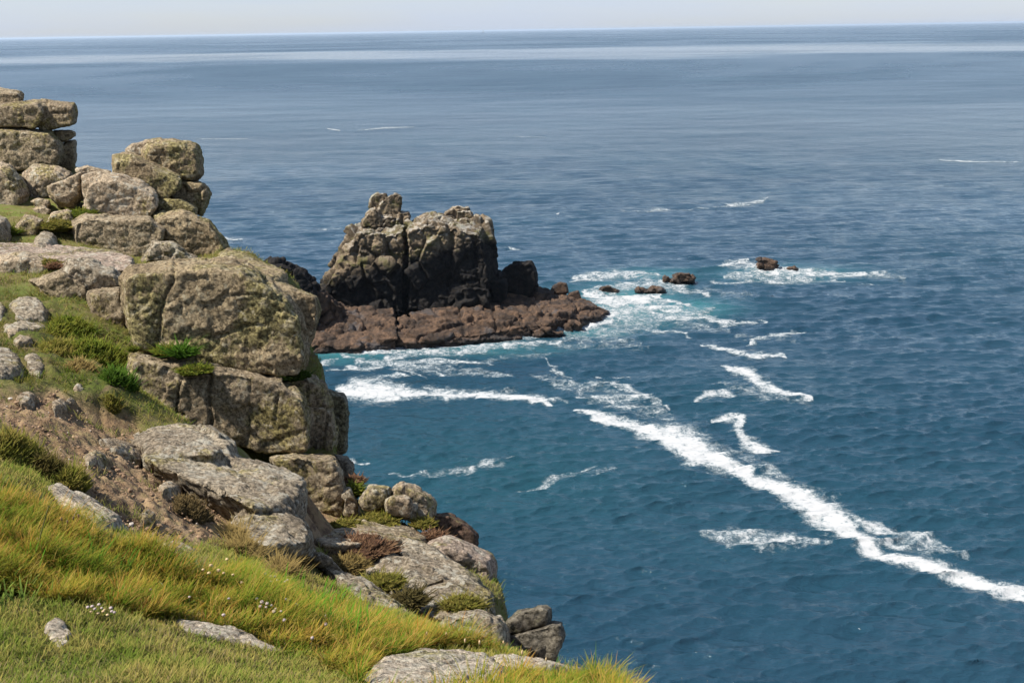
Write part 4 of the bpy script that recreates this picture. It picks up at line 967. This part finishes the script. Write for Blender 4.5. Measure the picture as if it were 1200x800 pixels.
cushion('moss_cushion', 'bright green moss mound under the long ridged boulder', 'moss', 98, 250, 16, 12, .20, *GRN, n=1800, L=(.04, .09), w=.02, d=33.3, group=CUS)
cushion('moss_cushion', 'green moss draped on the narrow upright crag stones', 'moss', 70, 264, 15, 12, .26, *OLV, n=1800, L=(.04, .09), w=.02, d=32.4, group=CUS)
cushion('grass_tuft', 'green grass tuft at the left edge by the small squarish boulder', 'grass tuft', 8, 272, 14, 12, .14, *GRN, n=1200, L=(.06, .14), w=.02, d=32.2, group=CUS)
cushion('moss_cushion', 'orange brown moss patch on the low grey slab by the left edge', 'moss', 58, 308, 9, 8, .12, *OLV, n=700, L=(.03, .06), w=.018, d=25.2, group=CUS)
cushion('heather_clump', 'small reddish heather clump at the end of the low grey slab', 'heather', 64, 312, 7, 6, .10, *RED, n=600, L=(.03, .06), w=.018, d=24.8, group=CUS)
cushion('shrub', 'green shrub mound directly left of the long jointed block', 'shrub', 118, 418, 26, 16, .34, *GRN, n=3800, L=(.05, .11), w=.022, group=CUS, lump=.5)
cushion('shrub', 'dark green leafy shrub hugging the left end of the long jointed block', 'shrub', 140, 452, 13, 10, .34, ((.02, .04, .006), (.03, .05, .008)), ((.06, .13, .012), (.10, .17, .02)), n=2200, L=(.06, .12), w=.024, group=CUS, lump=.4)
cushion('shrub', 'yellow green shrub mound in the moss below the dark sloping slab', 'shrub', 82, 388, 22, 12, .26, *GRN, n=2600, L=(.04, .09), w=.02, group=CUS, lump=.5)
cushion('shrub', 'olive mound with brown tips in the middle of the moss bank', 'shrub', 70, 412, 18, 10, .22, *OLV, n=2200, L=(.04, .08), w=.02, group=CUS, lump=.45)
cushion('heather_clump', 'brown heather clump low in the moss bank above the soil', 'heather', 96, 432, 14, 8, .18, *BRN, n=1500, L=(.04, .08), w=.018, group=CUS, lump=.4)
cushion('moss_cushion', 'small green cushion beside the top of the soil track', 'moss', 133, 476, 9, 7, .16, *OLV, n=900, L=(.03, .06), w=.016, group=CUS)
cushion('moss_cushion', 'low green growth in the crevice under the great square block', 'moss', 200, 411, 16, 5, .10, *GRN, n=1000, L=(.05, .12), w=.018, d=20.6, group=CUS)
cushion('leafy_plant', 'dark green leafy plant in the crevice under the great square block', 'plant', 214, 414, 9, 6, .14, ((.02, .05, .006), (.03, .06, .008)), ((.06, .15, .012), (.10, .19, .02)), n=700, L=(.08, .16), w=.022, d=20.3, group=CUS)
cushion('moss_cushion', 'yellow green moss clump capping a joint of the long jointed block', 'moss', 228, 433, 16, 7, .13, *GRN, n=1600, L=(.03, .06), w=.018, d=20.0, group=CUS, core=(.06, .06, .01))
cushion('moss_cushion', 'tiny round green cushion at the corner of the great square block', 'moss', 156, 409, 5, 4, .08, *GRN, n=400, L=(.02, .04), w=.014, d=20.6, group=CUS)
cushion('moss_cushion', 'dark moss hanging below the seaward corner of the great square block', 'moss', 345, 440, 14, 5, .12, ((.02, .04, .006), (.03, .05, .008)), ((.05, .09, .012), (.08, .11, .02)), n=900, L=(.04, .08), w=.02, d=21.0, group=CUS)
cushion('moss_cushion', 'bright moss mound right of the dark overhung boulder', 'moss', 413, 574, 11, 10, .20, *GRN, n=1500, L=(.03, .06), w=.016, d=18.8, group=CUS)
cushion('heather_clump', 'reddish clump above the bright moss by the overhung boulder', 'heather', 416, 563, 11, 6, .13, *RED, n=900, L=(.03, .06), w=.016, d=19.4, group=CUS)
cushion('moss_cushion', 'mossy strip running below the grey speckled boulder', 'moss', 445, 609, 22, 7, .11, *OLV, n=1400, L=(.03, .06), w=.016, d=17.6, group=CUS)
cushion('moss_cushion', 'dark moss tuft under the right end of the cube shaped pair', 'moss', 497, 613, 11, 6, .13, *OLV, n=900, L=(.03, .06), w=.016, d=17.6, group=CUS)
cushion('heather_clump', 'flat reddish mat right of the smooth grey ledge', 'heather', 508, 627, 14, 5, .09, *RED, n=900, L=(.02, .05), w=.014, d=17.0, group=CUS)
cushion('moss_cushion', 'dark moss in the shade at the foot of the overhung boulder', 'moss', 405, 614, 14, 6, .11, *OLV, n=800, L=(.03, .06), w=.016, d=17.0, group=CUS)
cushion('heather_clump', 'wide reddish brown heather mat below the bare pale ledge', 'heather', 420, 640, 34, 11, .16, *RED, n=3600, L=(.03, .06), w=.013, d=15.2, group=CUS, lump=.4)
cushion('heather_clump', 'brown heather bank between the heather mat and the narrow rock strip', 'heather', 404, 662, 22, 10, .17, *BRN, n=2600, L=(.03, .06), w=.012, d=14.4, group=CUS, lump=.4)
cushion('tussock', 'olive brown tussock between the rock strip and the speckled slab', 'tussock', 448, 682, 22, 8, .15, *OLV, n=2200, L=(.03, .06), w=.012, d=13.8, group=CUS, lump=.4)
cushion('tussock', 'dark brown tussock hanging at the left end of the speckled slab', 'tussock', 480, 702, 17, 11, .17, ((.04, .035, .012), (.06, .05, .02)), ((.11, .09, .03), (.17, .13, .05)), n=2200, L=(.03, .07), w=.012, d=13.2, group=CUS, lump=.4)
cushion('tussock', 'round brown green tussock growing on the speckled slab', 'tussock', 541, 710, 22, 10, .17, *OLV, n=2600, L=(.03, .07), w=.012, d=13.3, group=CUS, lump=.35)
cushion('tussock', 'dry brown tussock at the edge of the bare soil', 'tussock', 286, 636, 18, 8, .17, *BRN, n=3000, L=(.06, .13), w=.009, group=CUS, flop=.5)
cushion('tussock', 'wide sandy tussock of matted grass below the slab nose', 'tussock', 292, 653, 20, 9, .18, *BRN, n=3200, L=(.06, .13), w=.009, group=CUS, flop=.5)
cushion('tussock', 'dark brown dead tussock right of the sandy tussocks', 'tussock', 343, 658, 18, 12, .22, ((.05, .035, .015), (.06, .045, .02)), ((.13, .09, .035), (.20, .14, .06)), n=3000, L=(.04, .09), w=.010, group=CUS)
cushion('tussock', 'small matted tussock in the grass below the dead brown tussock', 'tussock', 333, 676, 17, 8, .14, *BRN, n=2400, L=(.06, .12), w=.009, group=CUS, flop=.5)
cushion('tussock', 'dark sod overhanging the bare soil beside the sunlit slab', 'tussock', 226, 598, 20, 9, .18, ((.07, .05, .022), (.09, .065, .028)), ((.17, .12, .05), (.24, .17, .075)), n=2400, L=(.02, .05), w=.010, group=CUS, lump=.5)
cushion('tussock', 'mossy hummock above the long grey half buried rock', 'tussock', 86, 568, 15, 7, .15, *OLV, n=2600, L=(.04, .09), w=.012, group=CUS, lump=.4)
cushion('tussock', 'olive hummock at the left edge above the long grass', 'tussock', 18, 530, 26, 13, .24, *OLV, n=4200, L=(.04, .09), w=.013, group=CUS, lump=.5)
cushion('tussock', 'dark hollow sided hummock beside the left edge hummock', 'tussock', 58, 552, 15, 8, .16, ((.05, .045, .012), (.06, .05, .015)), ((.14, .12, .03), (.20, .15, .05)), n=2200, L=(.04, .08), w=.012, group=CUS, lump=.5)
# ---- broad leaved tufts and sea pinks in the grass
def leafy(label, px_, py_, n, L, w, spread, ca=(.03, .08, .008), cb=(.09, .22, .015)):
    D = G(px_, py_); c = P(px_, py_, D); rg = np.random.default_rng(int(px_ * 3 + py_))
    b = c + np.stack([rg.normal(0, spread, n), rg.normal(0, spread, n), np.zeros(n)], 1); b[:, 2] = terr(b[:, 0], b[:, 1]) - .01
    u = rg.random(n)
    bl = blades(b, rg.uniform(*L, n), w * rg.uniform(.7, 1.3, n), rg.uniform(0, 6.283, n), .25 + .3 * np.abs(rg.normal(size=n)), .7 * rg.random(n), lerp3(ca, ca, u), lerp3(cb, tuple(v * 1.4 for v in cb), u))
    k = 9; an = np.linspace(0, 6.283, k, endpoint=False)
    mat_r = np.concatenate([c + np.stack([np.cos(an) * spread * 2.4, np.sin(an) * spread * 2.4, 0 * an], 1), c[None]]); mat_r[:, 2] = terr(mat_r[:, 0], mat_r[:, 1]) + .004
    fan = np.array([[q, (q + 1) % k, k] for q in range(k)]) + len(bl[0])
    bl = (np.concatenate([bl[0], mat_r]), bl[1], np.concatenate([bl[2], fan]), np.concatenate([bl[3], np.tile(np.array(ca) * .8, (k + 1, 1))]))
    o = mesh_np('leafy_plant', bl[0], [bl[1], bl[2]], LEAF, origin=c); cattr(o, 'tint', bl[3]); tag(o, label, 'plant', 'broad leaved plants in the long grass')
leafy('tall bright green broad leaved tuft below the narrow rock strip', 376, 722, 130, (.16, .38), .016, .14)
leafy('bright green broad leaved tuft left of the pale slab in the grass', 405, 752, 130, (.16, .36), .015, .15)
leafy('green broad leaved tuft in front of the speckled slab', 470, 752, 90, (.12, .26), .013, .16)
leafy('pale green strap leaved plant at the left edge of the turf', 14, 706, 60, (.10, .20), .014, .12, (.06, .10, .02), (.20, .27, .05))
leafy('small strap leaved plant near the tall dead stalk', 42, 668, 50, (.12, .25), .018, .09)
leafy('dark green leafy patch in the shade of the long grass', 110, 668, 90, (.14, .28), .014, .14, (.02, .05, .006), (.07, .15, .012))
leafy('pale grey green leaf patch at the top of the flowery bank', 232, 678, 90, (.05, .12), .016, .16, (.07, .10, .05), (.22, .28, .16))
leafy('pale green leaf patch in the middle of the flowery bank', 285, 692, 90, (.05, .11), .015, .16, (.07, .11, .04), (.18, .26, .10))
def flat_mat(name, c, r=.7):
    s = NT(name); n = s.noise(s.pos(), 180, 3, .6); s.bsdf(s.mix(n, tuple(v * .7 for v in c), tuple(min(1, v * 1.2) for v in c)), r, None, .2); return s.m
M_PET = flat_mat('faded_petal', (.36, .29, .27)); M_STEM = flat_mat('stem', (.16, .15, .05)); M_DRY = flat_mat('dry_head', (.50, .36, .20)); M_SEED = flat_mat('seed_head', (.17, .11, .06))
def stalk_mesh(a, b, r):
    d = (b - a) / np.linalg.norm(b - a); s1 = np.cross(d, [0.3, 1, 0]); s1 /= np.linalg.norm(s1); s2 = np.cross(d, s1); co = []
    for q, rr_ in ((a, r), ((a + b) / 2 + s1 * .006, r * .85), (b, r * .7)):
        for k in range(5): co.append(q + rr_ * (math.cos(k * 1.2566) * s1 + math.sin(k * 1.2566) * s2))
    f = [[i * 5 + k, i * 5 + (k + 1) % 5, i * 5 + 5 + (k + 1) % 5, i * 5 + 5 + k] for i in range(2) for k in range(5)]
    return np.array(co), np.array(f)
_bm = bmesh.new(); bmesh.ops.create_icosphere(_bm, subdivisions=2, radius=1); ICV = np.array([q.co[:] for q in _bm.verts]); ICF = np.array([[q.index for q in f.verts] for f in _bm.faces]); _bm.free()
def flower_clump(name, label, cat, spots, hgt, rad, mat, group, sq=.75):
    c0 = P(*spots[0], G(*spots[0])); e = empty(name, c0); tag(e, label, cat, group)
    for k, (x, y) in enumerate(spots):
        rg = np.random.default_rng(int(x * 5 + y * 3))
        top = P(x, y, G(x, y + hgt * 110) - .01)
        foot = top + np.array([rg.normal(0, .02), rg.normal(0, .02) + .03, 0]); foot[2] = terr(foot[:1], foot[1:2])[0] - .01
        if top[2] - foot[2] < .05: top[2] = foot[2] + .07
        v, f = stalk_mesh(foot, top, .0022); mesh_np('stem', v, f, M_STEM, parent=e, origin=foot)
        r = rad * rg.uniform(.8, 1.25)
        hv = ICV * r * np.array([1, 1, sq]) * (1 + .28 * gnoise(ICV * 2.6 + x, 3))[:, None] + top
        mesh_np('flower_head', hv, ICF, mat, parent=e, origin=top)
FG = 'sea pinks gone over in the grass'
flower_clump('sea_pink', 'little group of whitish sea pinks above the two humped stone', 'flower', [(103,711),(108,710),(111,713),(116,708),(119,712),(130,712),(131,716),(134,717)], .12, .011, M_PET, FG)
flower_clump('sea_pink', 'faded orange sea pink heads right of the whitish group', 'flower', [(107,716),(115,718),(121,716),(122,714),(126,720),(158,697),(165,701),(170,706)], .10, .009, M_DRY, FG)
flower_clump('sea_pink', 'bunch of pale pink sea pinks in the middle of the grass bank', 'flower', [(301,701),(307,705),(313,707),(318,709),(323,713),(329,716),(333,726),(338,703),(348,708),(335,702),(312,711),(321,716),(305,710)], .22, .013, M_PET, FG)
flower_clump('sea_pink', 'scattered pink sea pinks below the dead brown tussock', 'flower', [(313,678),(317,675),(322,675),(325,679),(334,681),(337,679),(318,681),(311,672)], .22, .013, M_PET, FG)
flower_clump('sea_pink', 'sandy sea pink heads at the top of the flowery bank', 'flower', [(238,667),(247,662),(256,668),(262,671),(266,655),(273,673),(245,671),(283,682)], .22, .013, M_DRY, FG)
flower_clump('sea_pink', 'loose sprinkle of pale sea pinks over the middle of the long grass', 'flower', [(222,699),(268,701),(262,720),(176,690)], .22, .011, M_PET, FG)
flower_clump('seed_head', 'fluffy pale seed heads in the grass right of the flowery bank', 'seed head', [(383,722),(382,731),(409,709),(409,718),(366,747),(402,724)], .20, .014, M_PET, FG, 1.0)
flower_clump('seed_head', 'dark plantain heads on thin stalks above the half buried grey rock', 'seed head', [(72,608),(79,611),(86,607),(92,604),(101,601),(110,602),(120,606),(44,632),(48,640)], .22, .008, M_SEED, FG, 2.2)
flower_clump('seed_head', 'straw coloured seed heads along the grass below the speckled slab', 'seed head', [(480,736),(500,742),(523,742),(545,750),(562,752),(590,752),(612,764),(640,772),(440,728)], .18, .007, M_DRY, FG, 2.4)
flower_clump('seed_head', 'tall dry seed stalks at the corner of the grass against the sea', 'seed head', [(724,785),(744,793),(756,797),(799,794),(829,797),(690,776)], .2, .008, M_DRY, FG, 2.0)
# ---- tall dead stalk
c = P(40, 660, G(40, 660)); v, f = stalk_mesh(c, P(57, 592, G(40, 660) - .05), .006)
v2, f2 = stalk_mesh((v[5] + v[10]) / 2, P(62, 585, G(40, 660) - .1), .003)
o = mesh_np('dead_stalk', np.concatenate([v, v2]), np.concatenate([f, f2 + len(v)]), M_STEM, origin=c); tag(o, 'thin bare dead stalk standing in the long grass at the left', 'plant stalk')
# ---- gull on the water and a far sailing ship
M_WHITE = flat_mat('white_feathers', (.85, .85, .83)); M_GREYF = flat_mat('grey_wings', (.45, .47, .5)); M_HULL = flat_mat('hull_paint', (.12, .13, .15)); M_SAIL = flat_mat('spar', (.45, .44, .42))
gp = S(653.5, 252)
ske = [(-.30, 0, .16, .05), (-.18, 0, .13, .11), (0, 0, .10, .16), (.16, 0, .14, .14), (.24, 0, .24, .08), (.28, 0, .32, .075), (.33, 0, .32, .05), (.40, 0, .30, .014)]
co, fc = [], []
for k, (x, y, z, r) in enumerate(ske):
    for j in range(10): co.append((x, y + r * math.cos(j * .6283), z + r * math.sin(j * .6283)))
    if k: fc += [[(k - 1) * 10 + j, (k - 1) * 10 + (j + 1) % 10, k * 10 + (j + 1) % 10, k * 10 + j] for j in range(10)]
go = empty('gull', gp + np.array([0, 0, .12])); tag(go, 'single white gull sitting on the open water beyond the islet', 'gull')
mesh_np('gull_body', np.array(co) * 1.25 + gp + np.array([0, 0, .12]), np.array(fc), M_WHITE, parent=go, origin=gp)
for sg in (-1, 1):
    w_ = np.array([(.14, .10 * sg, .20), (.10, .16 * sg, .16), (-.12, .15 * sg, .16), (-.36, .05 * sg, .24), (-.10, .08 * sg, .26), (.05, .17 * sg, .10), (-.15, .165 * sg, .11)])
    w2 = w_ + np.array([0, .02 * sg, 0]); k = len(w_)
    qf = np.array([[0, 1, 2, 4], [4, 2, 3, 3][:4], [1, 5, 6, 2]]); 
    mesh_np('wing', np.concatenate([w_, w2]) * 1.25 + gp + np.array([0, 0, .12]), np.concatenate([np.array([[0, 1, 2, 4], [1, 5, 6, 2], [2, 6, 3, 4]]), np.array([[0, 4, 2, 1], [1, 2, 6, 5], [2, 4, 3, 6]]) + k]), M_GREYF, parent=go, origin=gp)
bp = S(566, 39.2); sh = empty('sailing_ship', bp); tag(sh, 'tiny sailing ship with a tall bare mast on the horizon', 'ship')
def prism(prof, y0, y1, taper=1.0):
    n_ = len(prof); a = [(x, y0, z) for x, z in prof] + [(x * taper, y1, z) for x, z in prof]
    return np.array(a, float), [np.array([[k, (k + 1) % n_, n_ + (k + 1) % n_, n_ + k] for k in range(n_)]), np.array([list(range(n_))[::-1], [q + n_ for q in range(n_)]])]
v, f = prism([(-24, 0), (22, 0), (30, 9), (26, 8), (-26, 8), (-28, 9)], -5, 5); mesh_np('hull', v + bp, f, M_HULL, smooth=False, parent=sh, origin=bp)
v, f = prism([(-8, 8), (8, 8), (7, 15), (-7, 15)], -4, 4); mesh_np('deckhouse', v + bp, f, M_HULL, smooth=False, parent=sh, origin=bp)
v, f = prism([(-3, 15), (3, 15), (1.6, 78), (-1.6, 78)], -2, 2); mesh_np('mast', v + bp, f, M_SAIL, smooth=False, parent=sh, origin=bp)
v, f = prism([(3, 20), (20, 20), (3, 60)], -1, 1); mesh_np('sail', v + bp, f, M_SAIL, smooth=False, parent=sh, origin=bp)
print('plants', round(time.time() - T0, 1))
#@@LIGHT
HAZE_D = 2.6e-5
w = bpy.data.worlds.new('World'); sc.world = w; w.use_nodes = True
nt = w.node_tree; nt.nodes.clear()
so = nt.nodes.new('ShaderNodeOutputWorld'); bg = nt.nodes.new('ShaderNodeBackground'); sk = nt.nodes.new('ShaderNodeTexSky')
sk.sky_type = 'NISHITA'; sk.sun_disc = False
SUN = np.array([-0.59, -0.18, 0.79]); SUN /= np.linalg.norm(SUN)
sk.sun_elevation = math.asin(SUN[2]); sk.sun_rotation = math.atan2(SUN[0], SUN[1])
sk.altitude = 50; sk.air_density = 1.0; sk.dust_density = 0.6; sk.ozone_density = 1.0
bg.inputs['Strength'].default_value = .08
mxs = nt.nodes.new('ShaderNodeMix'); mxs.data_type = 'RGBA'; mxs.inputs[0].default_value = .58   # thin high cloud over the clear sky
tcw = nt.nodes.new('ShaderNodeTexCoord'); mpw = nt.nodes.new('ShaderNodeMapping'); mpw.inputs['Scale'].default_value = (3, 3, 26); nzw = nt.nodes.new('ShaderNodeTexNoise'); nzw.inputs['Scale'].default_value = 1.6; nzw.inputs['Detail'].default_value = 5
mrw = nt.nodes.new('ShaderNodeMapRange'); mrw.inputs['From Min'].default_value = .35; mrw.inputs['From Max'].default_value = .65; mrw.inputs['To Min'].default_value = .50; mrw.inputs['To Max'].default_value = .68
nt.links.new(tcw.outputs['Generated'], mpw.inputs[0]); nt.links.new(mpw.outputs[0], nzw.inputs['Vector']); nt.links.new(nzw.outputs[0], mrw.inputs[0]); spw = nt.nodes.new('ShaderNodeSeparateXYZ'); nt.links.new(tcw.outputs['Generated'], spw.inputs[0]); mz = nt.nodes.new('ShaderNodeMapRange'); mz.inputs['From Min'].default_value = .03; mz.inputs['From Max'].default_value = .55; mz.inputs['To Min'].default_value = 0; mz.inputs['To Max'].default_value = .30
nt.links.new(spw.outputs['Z'], mz.inputs[0]); sbw = nt.nodes.new('ShaderNodeMath'); sbw.operation = 'SUBTRACT'; nt.links.new(mrw.outputs[0], sbw.inputs[0]); nt.links.new(mz.outputs[0], sbw.inputs[1]); nt.links.new(sbw.outputs[0], mxs.inputs[0])
mxs.inputs[7].default_value = (3.8, 4.6, 6.3, 1)
nt.links.new(sk.outputs[0], mxs.inputs[6]); nt.links.new(mxs.outputs[2], bg.inputs[0]); nt.links.new(bg.outputs[0], so.inputs[0])
sl = bpy.data.lights.new('sun', 'SUN'); sl.energy = 5.0; sl.angle = R(.53); sl.color = (1, .95, .87)
so_ = bpy.data.objects.new('sun', sl); COL.objects.link(so_)
so_.rotation_euler = Vector(SUN).to_track_quat('Z', 'Y').to_euler()
so_.location = (0, 0, 120)
#@@HAZE
bpy_bm = bmesh.new(); bmesh.ops.create_cube(bpy_bm, size=1)
hm = bpy.data.meshes.new('haze'); bpy_bm.to_mesh(hm); bpy_bm.free()
hz_o = bpy.data.objects.new('haze', hm); COL.objects.link(hz_o)
hz_o.scale = (150000, 150000, 64); hz_o.location = (0, 0, 28.5)
hmat = bpy.data.materials.new('haze'); hmat.use_nodes = True; hmat.node_tree.nodes.clear()
ho = hmat.node_tree.nodes.new('ShaderNodeOutputMaterial'); hv = hmat.node_tree.nodes.new('ShaderNodeVolumePrincipled')
hv.inputs['Color'].default_value = (.70, .84, 1.0, 1); hv.inputs['Density'].default_value = HAZE_D; hv.inputs['Anisotropy'].default_value = .2
hmat.node_tree.links.new(hv.outputs[0], ho.inputs['Volume']); hm.materials.append(hmat)
tag(hz_o, 'thin pale sea haze over the water', 'haze', kind='stuff')
sc.view_settings.view_transform = 'Standard'; sc.view_settings.look = 'None'
sc.view_settings.exposure = 0.88; sc.view_settings.gamma = 1; sc.view_settings.use_curve_mapping = False
sc.render.engine = 'CYCLES'
sc.cycles.use_denoising = True
sc.cycles.max_bounces = 6; sc.cycles.diffuse_bounces = 3; sc.cycles.transparent_max_bounces = 8; sc.cycles.volume_bounces = 0
sc.cycles.caustics_reflective = False; sc.cycles.caustics_refractive = False
sc.cycles.sample_clamp_indirect = 4
print('done', round(time.time() - T0, 1))
